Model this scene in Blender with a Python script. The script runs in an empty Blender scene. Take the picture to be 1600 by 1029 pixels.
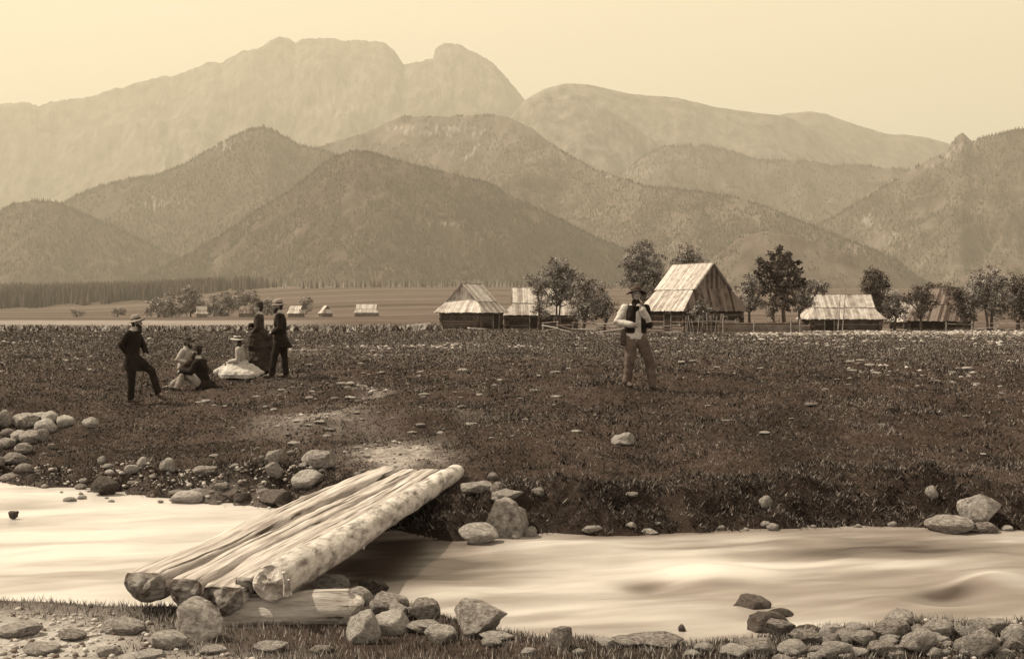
import bpy, bmesh, math, random
import numpy as np
from mathutils import Vector, Matrix, Quaternion

# ------------------------------------------------------------------ camera, sky, sun, exposure
SC = bpy.context.scene
COL = SC.collection
F, HOR, CAMZ = 1900.0, 480.0, 2.1          # focal length in photo pixels, horizon row, eye height

cam_d = bpy.data.cameras.new('camera')
cam = bpy.data.objects.new('camera', cam_d); COL.objects.link(cam)
cam.location = (0, 0, CAMZ); cam.rotation_euler = (math.radians(90), 0, 0)
cam_d.sensor_width = 36.0; cam_d.lens = 36.0 * F / 1600.0
cam_d.shift_y = -(514.5 - HOR) / 1600.0
cam_d.clip_start = 0.1; cam_d.clip_end = 60000
SC.camera = cam

SUN = Vector((-0.60, 0.13, 0.79)).normalized()
SUN_EL = math.asin(SUN.z); SUN_ROT = math.atan2(SUN.x, SUN.y)
w = bpy.data.worlds.new('World'); SC.world = w; w.use_nodes = True
nt = w.node_tree; nt.nodes.clear()
sky = nt.nodes.new('ShaderNodeTexSky'); sky.sky_type = 'NISHITA'; sky.sun_disc = False
sky.sun_elevation = SUN_EL; sky.sun_rotation = SUN_ROT % (2 * math.pi)
sky.air_density = 1.0; sky.dust_density = 2.0; sky.ozone_density = 1.0
bw = nt.nodes.new('ShaderNodeRGBToBW')
pw = nt.nodes.new('ShaderNodeMath'); pw.operation = 'POWER'; pw.inputs[1].default_value = 0.05
mul = nt.nodes.new('ShaderNodeMix'); mul.data_type = 'RGBA'; mul.blend_type = 'MULTIPLY'; mul.inputs[0].default_value = 1.0
mul.inputs[7].default_value = (1.0, 0.875, 0.635, 1)
bg = nt.nodes.new('ShaderNodeBackground'); bg.inputs[1].default_value = 0.68
ow = nt.nodes.new('ShaderNodeOutputWorld')
nt.links.new(sky.outputs[0], bw.inputs[0]); nt.links.new(bw.outputs[0], pw.inputs[0])
tcw = nt.nodes.new('ShaderNodeTexCoord'); sx = nt.nodes.new('ShaderNodeSeparateXYZ'); mr = nt.nodes.new('ShaderNodeMapRange')
mr.inputs[1].default_value = 0.28; mr.inputs[2].default_value = 0.85; mr.inputs[3].default_value = 1.0; mr.inputs[4].default_value = 0.38   # the hazy horizon is brighter than the zenith
mr.interpolation_type = 'SMOOTHSTEP'
mz = nt.nodes.new('ShaderNodeMath'); mz.operation = 'MULTIPLY'
nt.links.new(tcw.outputs['Generated'], sx.inputs[0]); nt.links.new(sx.outputs[2], mr.inputs[0]); nt.links.new(mr.outputs[0], mz.inputs[0]); nt.links.new(pw.outputs[0], mz.inputs[1])
nt.links.new(mz.outputs[0], mul.inputs[6]); nt.links.new(mul.outputs[2], bg.inputs[0]); nt.links.new(bg.outputs[0], ow.inputs[0])

sd = bpy.data.lights.new('sun', 'SUN'); sd.energy = 5.0; sd.angle = math.radians(0.5); sd.color = (1.0, 0.88, 0.64)
so = bpy.data.objects.new('sun', sd); COL.objects.link(so)
so.rotation_euler = SUN.to_track_quat('Z', 'Y').to_euler()
so.location = (-20, 10, 40)

SC.view_settings.view_transform = 'Standard'; SC.view_settings.look = 'None'
SC.view_settings.exposure = 0.80; SC.view_settings.gamma = 1.0
SC.cycles.max_bounces = 4; SC.cycles.diffuse_bounces = 2; SC.cycles.glossy_bounces = 2
SC.cycles.transmission_bounces = 2; SC.cycles.volume_bounces = 0; SC.cycles.transparent_max_bounces = 6
SC.cycles.use_adaptive_sampling = True
HAZE_DENSITY = 1.5e-4

# ------------------------------------------------------------------ helpers
rng = np.random.default_rng(7); random.seed(7)

def vnoise(x, y, seed=0):
    x = np.asarray(x, float); y = np.asarray(y, float)
    xi = np.floor(x).astype(np.int64); yi = np.floor(y).astype(np.int64)
    fx = x - xi; fy = y - yi
    fx = fx * fx * fx * (fx * (fx * 6 - 15) + 10); fy = fy * fy * fy * (fy * (fy * 6 - 15) + 10)
    def h(a, b):
        v = (a * 374761393 + b * 668265263 + seed * 974634777) & 0xffffffff
        v = ((v ^ (v >> 13)) * 1274126177) & 0xffffffff
        v = ((v ^ (v >> 16)) * 2246822519) & 0xffffffff
        return ((v ^ (v >> 15)) & 0xffff) / 65535.0
    return (h(xi, yi) * (1 - fx) + h(xi + 1, yi) * fx) * (1 - fy) + (h(xi, yi + 1) * (1 - fx) + h(xi + 1, yi + 1) * fx) * fy

def fbm(x, y, seed=0, octs=4, gain=0.5):
    s = 0; a = 1; t = 0
    for o in range(octs):
        s = s + a * (vnoise(x * 2 ** o, y * 2 ** o, seed + o * 17) - 0.5); t += a; a *= gain
    return s / t * 2      # about -1..1

def ss(t):
    t = np.clip(t, 0, 1); return t * t * (3 - 2 * t)

def S(v, k=1.0):          # albedo v in the brown tone of the print: dark things redder, pale things neutral
    t = min(1, (v / 0.30) ** 0.8)
    return (min(v * 1.08, 1), v * (0.63 + 0.37 * t), v * (0.51 + 0.49 * t), 1)

def link(ob, parent=None):
    COL.objects.link(ob)
    if parent is not None: ob.parent = parent
    return ob

def tag(ob, label=None, cat=None, group=None, kind=None):
    if label: ob['label'] = label
    if cat: ob['category'] = cat
    if group: ob['group'] = group
    if kind: ob['kind'] = kind
    return ob

def mesh_np(name, V, Fc, mat=None, parent=None, tone=None, smooth=False, vattr=None):
    V = np.asarray(V, np.float32); Fc = np.asarray(Fc, np.int32)
    me = bpy.data.meshes.new(name)
    n, k = Fc.shape
    me.vertices.add(len(V)); me.vertices.foreach_set('co', V.ravel())
    me.loops.add(n * k); me.loops.foreach_set('vertex_index', Fc.ravel())
    me.polygons.add(n)
    me.polygons.foreach_set('loop_start', np.arange(0, n * k, k, dtype=np.int32))
    me.polygons.foreach_set('loop_total', np.full(n, k, np.int32))
    me.update(calc_edges=True)
    me.polygons.foreach_set('use_smooth', np.full(n, bool(smooth)))
    if tone is not None:
        a = me.attributes.new('tone', 'FLOAT', 'FACE'); a.data.foreach_set('value', np.asarray(tone, np.float32))
    if vattr:
        for kx, vv in vattr.items():
            a = me.attributes.new(kx, 'FLOAT', 'POINT'); a.data.foreach_set('value', np.asarray(vv, np.float32))
    if mat: me.materials.append(mat)
    ob = bpy.data.objects.new(name, me)
    return link(ob, parent)

class MB:                  # collects simple shapes, links them as ONE mesh object
    def __init__(s): s.v = []; s.f = []; s.t = []
    def add(s, vs, fs, tone=0.5):
        b = len(s.v); s.v += [tuple(p) for p in vs]
        for f in fs: s.f.append(tuple(b + i for i in f)); s.t.append(tone)
    def box(s, c, size, rot=None, tone=0.5):
        hx, hy, hz = size[0] / 2, size[1] / 2, size[2] / 2
        P = [Vector((x, y, z)) for x in (-hx, hx) for y in (-hy, hy) for z in (-hz, hz)]
        if rot is not None: P = [rot @ p for p in P]
        P = [p + Vector(c) for p in P]
        s.add(P, [(0, 1, 3, 2), (4, 6, 7, 5), (0, 4, 5, 1), (2, 3, 7, 6), (0, 2, 6, 4), (1, 5, 7, 3)], tone)
    def tube(s, pts, rad, seg=8, tone=0.5, cap=True):
        pts = [Vector(p) for p in pts]; n = len(pts)
        if not hasattr(rad, '__len__'): rad = [rad] * n
        ref = None; rings = []
        for i, p in enumerate(pts):
            d = (pts[min(i + 1, n - 1)] - pts[max(i - 1, 0)]).normalized()
            if ref is None:
                ref = Vector((0, 0, 1)) if abs(d.z) < 0.8 else Vector((1, 0, 0))
            a = (ref - d * ref.dot(d)).normalized(); b = d.cross(a); ref = a
            rings.append([p + (a * math.cos(t) + b * math.sin(t)) * rad[i] for t in [2 * math.pi * j / seg for j in range(seg)]])
        vs = [q for r in rings for q in r]; fs = []
        for i in range(n - 1):
            for j in range(seg):
                k = (j + 1) % seg
                fs.append((i * seg + j, i * seg + k, (i + 1) * seg + k, (i + 1) * seg + j))
        if cap:
            fs.append(tuple(reversed(range(seg)))); fs.append(tuple((n - 1) * seg + j for j in range(seg)))
        s.add(vs, fs, tone)
    def build(s, name, mat, parent=None, smooth=False):
        me = bpy.data.meshes.new(name); me.from_pydata(s.v, [], s.f); me.update()
        a = me.attributes.new('tone', 'FLOAT', 'FACE'); a.data.foreach_set('value', s.t)
        if smooth: me.polygons.foreach_set('use_smooth', [True] * len(me.polygons))
        me.materials.append(mat)
        return link(bpy.data.objects.new(name, me), parent)

def empty(name, loc, rz=0):
    o = bpy.data.objects.new(name, None); o.empty_display_size = 0.3
    COL.objects.link(o); o.location = loc; o.rotation_euler = (0, 0, rz); return o

# ------------------------------------------------------------------ materials
def material(name, lo, hi, scale=8.0, bump=0.2, bscale=None, rough=0.9, detail=6, tone=0.0, stretch=(1, 1, 1),
             contrast=(0.35, 0.65), coat=None, coords='Object', bdist=0.02, spec=0.25, rotz=0.0, vary=0.0, cracks=None):
    m = bpy.data.materials.new(name); m.use_nodes = True
    N = m.node_tree.nodes; L = m.node_tree.links; N.clear()
    out = N.new('ShaderNodeOutputMaterial'); bs = N.new('ShaderNodeBsdfPrincipled')
    L.new(bs.outputs[0], out.inputs[0])
    bs.inputs['Roughness'].default_value = rough
    bs.inputs['Specular IOR Level'].default_value = spec
    tc = N.new('ShaderNodeTexCoord'); mp = N.new('ShaderNodeMapping'); mp.inputs['Scale'].default_value = stretch
    m0 = N.new('ShaderNodeMapping'); m0.inputs['Rotation'].default_value = (0, 0, rotz)      # turn first, stretch after
    L.new(tc.outputs[coords], m0.inputs[0]); L.new(m0.outputs[0], mp.inputs[0])
    nz = N.new('ShaderNodeTexNoise'); nz.inputs['Scale'].default_value = scale; nz.inputs['Detail'].default_value = detail
    nz.inputs['Roughness'].default_value = 0.65
    L.new(mp.outputs[0], nz.inputs['Vector'])
    fac = nz.outputs['Fac']
    if tone:
        at = N.new('ShaderNodeAttribute'); at.attribute_name = 'tone'
        sub = N.new('ShaderNodeMath'); sub.operation = 'SUBTRACT'; sub.inputs[1].default_value = 0.5
        ml = N.new('ShaderNodeMath'); ml.operation = 'MULTIPLY_ADD'; ml.inputs[1].default_value = tone
        L.new(at.outputs['Fac'], sub.inputs[0]); L.new(sub.outputs[0], ml.inputs[0]); L.new(fac, ml.inputs[2])
        fac = ml.outputs[0]
    if vary:            # every stone its own shade and its own place in the pattern
        oi = N.new('ShaderNodeObjectInfo'); v1 = N.new('ShaderNodeMath'); v1.operation = 'MULTIPLY_ADD'; v1.inputs[1].default_value = vary; v1.inputs[2].default_value = -vary / 2
        v2 = N.new('ShaderNodeMath'); v2.operation = 'ADD'; v3 = N.new('ShaderNodeMath'); v3.operation = 'MULTIPLY'; v3.inputs[1].default_value = 37.0
        L.new(oi.outputs['Random'], v1.inputs[0]); L.new(v1.outputs[0], v2.inputs[0]); L.new(fac, v2.inputs[1]); fac = v2.outputs[0]
        L.new(oi.outputs['Random'], v3.inputs[0]); cx_ = N.new('ShaderNodeCombineXYZ'); L.new(v3.outputs[0], cx_.inputs[0]); L.new(cx_.outputs[0], mp.inputs['Location'])
    rp = N.new('ShaderNodeValToRGB'); rp.color_ramp.elements[0].position = contrast[0]; rp.color_ramp.elements[1].position = contrast[1]
    rp.color_ramp.elements[0].color = S(lo); rp.color_ramp.elements[1].color = S(hi)
    L.new(fac, rp.inputs[0]); colo = rp.outputs[0]
    if cracks:          # thin dark splits along the grain
        m3 = N.new('ShaderNodeMapping'); m3.inputs['Scale'].default_value = cracks; L.new(m0.outputs[0], m3.inputs[0])
        n3 = N.new('ShaderNodeTexNoise'); n3.inputs['Scale'].default_value = 1.0; n3.inputs['Detail'].default_value = 4; L.new(m3.outputs[0], n3.inputs['Vector'])
        r3 = N.new('ShaderNodeValToRGB'); r3.color_ramp.elements[0].position = 0.36; r3.color_ramp.elements[1].position = 0.43; r3.color_ramp.elements[0].color = (0.16, 0.14, 0.12, 1); r3.color_ramp.elements[1].color = (1, 1, 1, 1)
        L.new(n3.outputs['Fac'], r3.inputs[0]); x3 = N.new('ShaderNodeMix'); x3.data_type = 'RGBA'; x3.blend_type = 'MULTIPLY'; x3.inputs[0].default_value = 1.0
        L.new(colo, x3.inputs[6]); L.new(r3.outputs[0], x3.inputs[7]); colo = x3.outputs[2]
    L.new(colo, bs.inputs['Base Color'])
    if bump:
        b = N.new('ShaderNodeBump'); b.inputs['Strength'].default_value = bump; b.inputs['Distance'].default_value = bdist
        n2 = N.new('ShaderNodeTexNoise'); n2.inputs['Scale'].default_value = bscale or scale * 3; n2.inputs['Detail'].default_value = 8
        n2.inputs['Roughness'].default_value = 0.7
        L.new(mp.outputs[0], n2.inputs['Vector']); L.new(n2.outputs['Fac'], b.inputs['Height']); L.new(b.outputs[0], bs.inputs['Normal'])
    m['nodes_ready'] = 1
    return m

M = {}
M['rock'] = material('granite', 0.14, 0.66, 4, 1.0, 7, 0.92, contrast=(0.28, 0.66), bdist=0.12, vary=0.22, detail=12)
M['rock_dark'] = material('wet_granite', 0.04, 0.20, 4, 1.0, 7, 0.6, contrast=(0.30, 0.66), bdist=0.12, vary=0.2, detail=12)
M['stone_small'] = material('fieldstone', 0.14, 0.42, 3, 0.4, 12, 0.95, tone=0.7)
M['wood_hewn'] = material('hewn_timber', 0.20, 0.62, 1.0, 0.8, 1.6, 0.85, stretch=(22, 0.9, 22), tone=0.2, bdist=0.02, rotz=0.175, contrast=(0.26, 0.60), detail=9, cracks=(26, 0.7, 9))
M['wood_cross'] = material('peeled_cross_log', 0.10, 0.48, 1.0, 1.0, 1.6, 0.85, stretch=(2.0, 16, 16), bdist=0.03, contrast=(0.26, 0.66), detail=9, cracks=(1.6, 24, 24))
M['bark'] = material('peeled_bark', 0.07, 0.62, 3.2, 1.0, 12, 0.9, stretch=(3.4, 1.2, 3.4), contrast=(0.30, 0.56), bdist=0.03, rotz=0.175, detail=12)
M['endgrain'] = material('sawn_log_end', 0.05, 0.32, 9, 1.0, 22, 0.95, bdist=0.03)
M['endgrain_pale'] = material('pale_log_end', 0.22, 0.6, 9, 0.9, 22, 0.95, bdist=0.02)
M['roof'] = material('weathered_roof_boards', 0.16, 0.62, 2.2, 0.5, 8, 0.85, tone=0.32, contrast=(0.20, 0.80), detail=12)
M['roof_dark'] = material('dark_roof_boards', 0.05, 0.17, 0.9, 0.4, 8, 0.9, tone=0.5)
M['logwall'] = material('dark_log_wall', 0.03, 0.13, 1.4, 0.5, 8, 0.9, tone=0.5)
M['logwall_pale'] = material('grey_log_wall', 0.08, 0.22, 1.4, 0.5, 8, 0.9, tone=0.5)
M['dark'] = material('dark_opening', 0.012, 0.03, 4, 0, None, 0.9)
M['fence'] = material('fence_rails', 0.10, 0.34, 2.5, 0.4, 10, 0.9, tone=0.5)
M['plank_pale'] = material('pale_planks', 0.4, 0.7, 2.5, 0.3, 10, 0.85, tone=0.4)
M['trunk'] = material('tree_bark', 0.03, 0.12, 3, 0.6, 10, 0.95)
M['leaf_pale'] = material('pale_leaves', 0.05, 0.36, 0.8, 0, None, 0.8, tone=0.8)
M['leaf_dark'] = material('dark_leaves', 0.02, 0.18, 0.8, 0, None, 0.8, tone=0.8)
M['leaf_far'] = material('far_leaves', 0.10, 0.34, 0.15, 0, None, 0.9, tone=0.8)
M['fir'] = material('fir_needles', 0.02, 0.085, 0.02, 0, None, 0.95, tone=0.9)
M['fir_pale'] = material('pale_fir_needles', 0.07, 0.26, 0.02, 0, None, 0.95, tone=0.9)
M['turf'] = material('turf_blades', 0.009, 0.22, 0.9, 0, None, 0.8, tone=0.85, contrast=(0.36, 1.0))
M['turf_near'] = material('near_bank_blades', 0.03, 0.40, 1.2, 0, None, 0.8, tone=0.8, contrast=(0.30, 0.85))
M['turf_dry'] = material('dry_turf_blades', 0.02, 0.26, 0.5, 0, None, 0.8, tone=0.85, contrast=(0.30, 0.95))
M['crop'] = material('crop_leaves', 0.05, 0.40, 1.2, 0, None, 0.9, tone=0.9)
M['skin'] = material('skin', 0.22, 0.30, 12, 0.15, 60, 0.6)
M['black_cloth'] = material('black_wool', 0.005, 0.018, 6, 0.3, 40, 0.95)
M['dark_cloth'] = material('dark_wool', 0.018, 0.045, 6, 0.3, 40, 0.9)
M['brown_cloth'] = material('dark_taffeta', 0.012, 0.04, 5, 0.3, 30, 0.7)
M['brown_trousers'] = material('brown_felted_wool', 0.06, 0.13, 6, 0.3, 40, 0.95)
M['grey_cloth'] = material('grey_wool', 0.16, 0.30, 6, 0.3, 40, 0.9)
M['tan_cloth'] = material('tan_tweed', 0.22, 0.38, 8, 0.3, 40, 0.9)
M['white_cloth'] = material('white_linen', 0.34, 0.48, 5, 0.3, 25, 0.85)
M['pale_dress'] = material('pale_striped_cotton', 0.20, 0.38, 6, 0.3, 25, 0.85)
M['felt_pale'] = material('pale_felt', 0.17, 0.27, 10, 0.2, 40, 0.9)
M['felt_grey'] = material('grey_felt', 0.05, 0.1, 10, 0.2, 40, 0.9)
M['straw'] = material('straw', 0.28, 0.5, 30, 0.3, 60, 0.8)
M['felt_black'] = material('black_felt', 0.015, 0.03, 10, 0.2, 40, 0.8)
M['hair'] = material('dark_hair', 0.012, 0.035, 40, 0.5, 80, 0.7)
M['leather'] = material('brown_leather', 0.03, 0.09, 10, 0.3, 40, 0.6)
M['band'] = material('hat_ribbon', 0.02, 0.03, 10, 0, None, 0.6)
M['lip'] = material('lip', 0.10, 0.13, 10, 0, None, 0.5)

# ------------------------------------------------------------------ the lie of the land
def pz(py, d): return CAMZ - (py - HOR) * d / F
def P(px, py, d): return Vector(((px - 800) * d / F, d, pz(py, d)))

COLS = {   # photo column: (distance, photo row) pairs of the meadow surface
 -400: [(19, 735), (22.5, 665), (27, 608), (36, 558), (60, 528), (110, 515), (250, 501), (430, 496), (700, 491), (1100, 487), (1700, 461), (2300, 452)],
 0:    [(18.6, 735), (20, 704), (22.5, 660), (25, 630), (27.5, 604), (36, 560), (60, 528), (110, 515), (250, 501), (430, 496), (700, 491), (1100, 487), (1700, 461), (2300, 452)],
 200:  [(17.6, 728), (20, 688), (25, 628), (27.5, 603), (36, 560), (60, 529), (110, 515), (250, 501), (430, 496.5), (700, 491), (1100, 483), (1700, 457), (2300, 450)],
 400:  [(16.6, 735), (18, 702), (20, 674), (25, 617), (27.5, 592), (36, 560), (60, 530), (110, 515), (250, 501), (430, 495.5), (700, 479), (1100, 460), (1700, 449), (2300, 447)],
 550:  [(15.0, 752), (16, 722), (17, 700), (20, 648), (25, 603), (28, 587), (36, 561), (60, 531), (110, 515), (250, 501), (430, 495), (700, 473), (1100, 452), (1700, 448), (2300, 447)],
 700:  [(15.2, 752), (16, 722), (17, 698), (20, 638), (25, 597), (36, 560), (60, 532), (110, 515), (250, 500), (430, 491), (700, 470), (1100, 451), (1700, 448), (2300, 447)],
 850:  [(14.8, 752), (16, 716), (18, 668), (20.9, 620), (25, 588), (36, 558), (60, 532), (110, 517), (250, 500), (430, 491), (700, 470), (1100, 451), (1700, 448), (2300, 447)],
 1000: [(14.8, 752), (16, 714), (18, 662), (20.9, 608), (25, 580), (36, 556), (60, 533), (110, 519), (250, 502), (430, 491), (700, 471), (1100, 453), (1700, 450), (2300, 448)],
 1300: [(14.9, 757), (16, 720), (18, 668), (20.9, 618), (25, 585), (36, 556), (60, 533), (110, 518), (250, 503), (430, 492), (700, 474), (1100, 458), (1700, 452), (2300, 450)],
 1600: [(15.3, 752), (17, 708), (20.9, 633), (25, 592), (36, 556), (60, 531), (110, 517), (250, 503), (430, 492), (700, 478), (1100, 466), (1700, 456), (2300, 452)],
 2000: [(15.5, 752), (17, 712), (20.9, 640), (25, 595), (36, 557), (60, 531), (110, 517), (250, 503), (430, 492), (700, 478), (1100, 466), (1700, 456), (2300, 452)],
}
_ld = np.linspace(math.log(12), math.log(2300), 120)
_us = np.array([(c - 800) / F for c in sorted(COLS)])
_Z = []
for c in sorted(COLS):
    dd = np.array([a for a, b in COLS[c]]); zz = np.array([pz(b, a) for a, b in COLS[c]])
    _Z.append(np.interp(_ld, np.log(dd), zz))
_Z = np.array(_Z)
_uu = np.linspace(-0.75, 0.75, 121)
_Z = np.array([np.interp(_uu, _us, _Z[:, j]) for j in range(len(_ld))]).T
def _sm(A, ax, n):
    for _ in range(n):
        B = np.take(A, np.clip(np.arange(A.shape[ax]) - 1, 0, None), ax); C2 = np.take(A, np.clip(np.arange(A.shape[ax]) + 1, None, A.shape[ax] - 1), ax)
        A = (A * 2 + B + C2) / 4
    return A
_Z = _sm(_Z, 0, 8); _Z[:, :60] = _sm(_Z, 1, 2)[:, :60]

def far_base(x, y):
    u = np.clip(x / np.maximum(y, 5), -0.75, 0.75); l = np.clip(np.log(np.maximum(y, 1)), _ld[0], _ld[-1])
    fu = (u + 0.75) / 1.5 * 120; fl = (l - _ld[0]) / (_ld[-1] - _ld[0]) * 119
    i = np.clip(fu.astype(int), 0, 119); j = np.clip(fl.astype(int), 0, 118); a = fu - i; b = fl - j
    return (_Z[i, j] * (1 - a) + _Z[i + 1, j] * a) * (1 - b) + (_Z[i, j + 1] * (1 - a) + _Z[i + 1, j + 1] * a) * b

WZ = -0.40
def _edge(tab):
    us = np.array([(a - 800) / F for a, b in tab]); ds = np.array([(CAMZ - WZ) * F / (b - HOR) for a, b in tab])
    return us, ds
NEAR_E = _edge([(-400, 925), (0, 935), (160, 946), (300, 946), (430, 932), (540, 925), (640, 950), (740, 985), (850, 1001), (1000, 1004), (1100, 1004), (1180, 998), (1260, 985), (1400, 974), (1600, 972), (2000, 970)])
FAR_E = _edge([(-400, 748), (0, 757), (100, 770), (200, 776), (300, 790), (400, 797), (500, 812), (600, 838), (700, 850), (800, 843), (900, 834), (1000, 836), (1200, 829), (1400, 826), (1600, 829), (2000, 832)])
def near_e(x, y): return np.interp(x / np.maximum(y, 4), *NEAR_E)
def far_e(x, y):
    return np.interp(x / np.maximum(y, 4), *FAR_E) + 0.16 * fbm(x * 0.9, x * 0 + 3, 5, 3) + 0.05 * fbm(x * 5, x * 0, 6, 2)

def G0(x, y):             # meadow, banks and bed without the fine lumps
    x = np.asarray(x, float); y = np.asarray(y, float)
    fe = far_e(x, y); ne = near_e(x, y); u = x / np.maximum(y, 5)
    zf = far_base(x, y)
    bw_ = np.interp(u, [(200 - 800) / F, (450 - 800) / F, (760 - 800) / F, (900 - 800) / F], [1.5, 1.5, 1.3, 1.0])
    t = (y - fe) / bw_
    sh = np.clip(t, 0, 1) ** 0.75
    z_far = WZ - 0.07 + (zf - WZ + 0.07) * ss(sh * 1.02)
    zn = -0.235 + 0.03 * fbm(x * 0.6, y * 0.6, 31, 2)
    z_near = WZ - 0.05 + (zn - WZ + 0.05) * ss((ne - y) / 0.75)
    mid = np.clip((y - ne) / np.maximum(fe - ne, 0.1), 0, 1)
    z_bed = WZ - 0.06 - 0.5 * np.sin(mid * math.pi) ** 0.7
    return np.where(y > fe, z_far, np.where(y < ne, z_near, z_bed))

def pathmask(x, y):       # bare sandy, stony ground: 1 = bare
    px = 800 + x / np.maximum(y, 4) * F; py = HOR + (CAMZ - G0(x, y)) * F / np.maximum(y, 4)
    def blob(cx, cy, rx, ry): return np.exp(-(((px - cx) / rx) ** 2 + ((py - cy) / ry) ** 2))
    n = fbm(x * 0.8, y * 0.5, 41, 4)
    m = blob(470, 650, 70, 40) + blob(560, 690, 70, 28) + blob(640, 705, 60, 20) + 0.9 * blob(560, 612, 50, 10) + blob(600, 720, 90, 14) \
        + 0.9 * blob(720, 650, 60, 8) + 0.55 * blob(660, 545, 160, 9) + 0.5 * blob(470, 548, 90, 8)
    m = m * (0.45 + 1.3 * n)
    m2 = blob(50, 1000, 190, 42) * 1.7 * (0.8 + 0.5 * n) + blob(250, 1035, 160, 16) * 0.5
    m3 = ss((py - 745) / 30) * ss((900 - py) / 20) * (px < 560) * (y > 11) * 0.45 * (0.8 + n)
    m4 = (0.55 + 0.9 * n) * ss((535 - py) / 10) * ss((py - 506) / 4) * (px > 1180) * 0.8
    return np.clip(m + m2 + m3 + m4, 0, 1)

def G(x, y):
    x = np.asarray(x, float); y = np.asarray(y, float)
    z = G0(x, y)
    k = ss((45 - y) / 20)
    l = 0.20 * fbm(x * 0.65, y * 0.65, 1, 3) + 0.06 * fbm(x * 2.6, y * 2.6, 2, 3)
    fe = far_e(x, y); bank = np.exp(-((y - fe - 0.75) / 0.7) ** 2)
    l = l + bank * (0.26 * fbm(x * 1.8, y * 1.8, 9, 3) + 0.10 * fbm(x * 6, y * 6, 12, 2))
    away = np.clip(np.abs(y - fe) / 0.3, 0, 1) * np.clip(np.abs(y - near_e(x, y)) / 0.4, 0, 1)
    l = l * np.where(y < near_e(x, y) + 0.2, 0.35, 1.0)
    dist = ss((y - 40) / 80) * 0.35 * fbm(x * 0.03, y * 0.02, 77, 3) * ss((400 - y) / 200)
    return z + l * k * (0.25 + 0.75 * away) + dist * ss((y - 60) / 60) * 0.35

def gz(x, y): return float(G(np.array([x]), np.array([y]))[0])

def on_ground(px, py, dmin=7.0, dmax=2000.0):   # where the sight line through a photo pixel meets the land or the water
    u = (px - 800) / F
    d = np.exp(np.linspace(math.log(dmin), math.log(dmax), 6000))
    z = np.maximum(G(u * d, d), WZ)
    row = HOR + (CAMZ - z) * F / d
    ix = np.nonzero(row <= py)[0]
    i = ix[0] if len(ix) else len(d) - 1
    return Vector((u * d[i], d[i], z[i]))

# ground sheet
ys = [-6, -3, 0, 2, 4, 5, 6]
y = 6.8
while y < 9000:
    ys.append(y)
    y += 0.055 if y < 17 else (y * 0.0042 if y < 45 else y * 0.03)
ys = np.array(ys); NU = 430
uu = np.linspace(-1, 1, NU); uu = np.sign(uu) * (np.abs(uu) * 0.62 + 0.9 * np.abs(uu) ** 5)
Y2, U2 = np.meshgrid(ys, uu, indexing='ij')
X2 = U2 * (np.maximum(Y2, 0) + 5.0); Z2 = G(X2, Y2)
V = np.stack([X2, Y2, Z2], -1).reshape(-1, 3)
nr, nc = Y2.shape
idx = np.arange(nr * nc).reshape(nr, nc)
Fc = np.stack([idx[:-1, :-1], idx[:-1, 1:], idx[1:, 1:], idx[1:, :-1]], -1).reshape(-1, 4)
pm = pathmask(X2, Y2).ravel()
fieldm = (ss((Y2 - 125) / 15)).ravel()
PX2 = 800 + X2 / np.maximum(Y2, 4) * F
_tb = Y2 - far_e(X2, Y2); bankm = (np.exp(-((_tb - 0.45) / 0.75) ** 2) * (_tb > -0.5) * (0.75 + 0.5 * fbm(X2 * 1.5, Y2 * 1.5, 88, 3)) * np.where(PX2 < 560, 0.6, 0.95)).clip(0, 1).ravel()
stripm = (ss((Y2 - 135) / 15) * ss((290 - Y2) / 40) * ss((560 - PX2) / 200)).ravel()

gm = bpy.data.materials.new('meadow_ground'); gm.use_nodes = True
N = gm.node_tree.nodes; L = gm.node_tree.links; bs = N['Principled BSDF']; bs.inputs['Roughness'].default_value = 0.95
bs.inputs['Specular IOR Level'].default_value = 0.15
def nz(scale, detail=8, rough=0.7, stretch=(1, 1, 1)):
    tc = N.new('ShaderNodeTexCoord'); mp = N.new('ShaderNodeMapping'); mp.inputs['Scale'].default_value = stretch
    t = N.new('ShaderNodeTexNoise'); t.inputs['Scale'].default_value = scale; t.inputs['Detail'].default_value = detail; t.inputs['Roughness'].default_value = rough
    L.new(tc.outputs['Object'], mp.inputs[0]); L.new(mp.outputs[0], t.inputs['Vector']); return t.outputs['Fac']
def ramp(src, stops):
    r = N.new('ShaderNodeValToRGB'); e = r.color_ramp.elements
    e[0].position, e[0].color = stops[0][0], S(stops[0][1]); e[1].position, e[1].color = stops[-1][0], S(stops[-1][1])
    for p_, v_ in stops[1:-1]: q = e.new(p_); q.color = S(v_)
    L.new(src, r.inputs[0]); return r.outputs[0]
def mixc(f, a, b):
    m = N.new('ShaderNodeMix'); m.data_type = 'RGBA'
    if isinstance(f, float): m.inputs[0].default_value = f
    else: L.new(f, m.inputs[0])
    L.new(a, m.inputs[6]); L.new(b, m.inputs[7]); return m.outputs[2]
def attr(n):
    a = N.new('ShaderNodeAttribute'); a.attribute_name = n; return a.outputs['Fac']
turf = ramp(nz(6.0, 10, 0.8), [(0.34, 0.014), (0.52, 0.045), (0.70, 0.12)])
big = ramp(nz(0.45, 6, 0.7), [(0.35, 0.014), (0.65, 0.085)])
turf = mixc(0.5, turf, big)
sand = ramp(nz(9.0, 10, 0.8), [(0.30, 0.08), (0.48, 0.24), (0.68, 0.48)])
fld = mixc(0.6, ramp(nz(0.25, 10, 0.8, (0.5, 1.0, 1)), [(0.36, 0.03), (0.5, 0.08), (0.66, 0.17)]), ramp(nz(0.011, 6, 0.6, (0.22, 1.3, 1)), [(0.38, 0.035), (0.5, 0.08), (0.62, 0.15)]))
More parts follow.
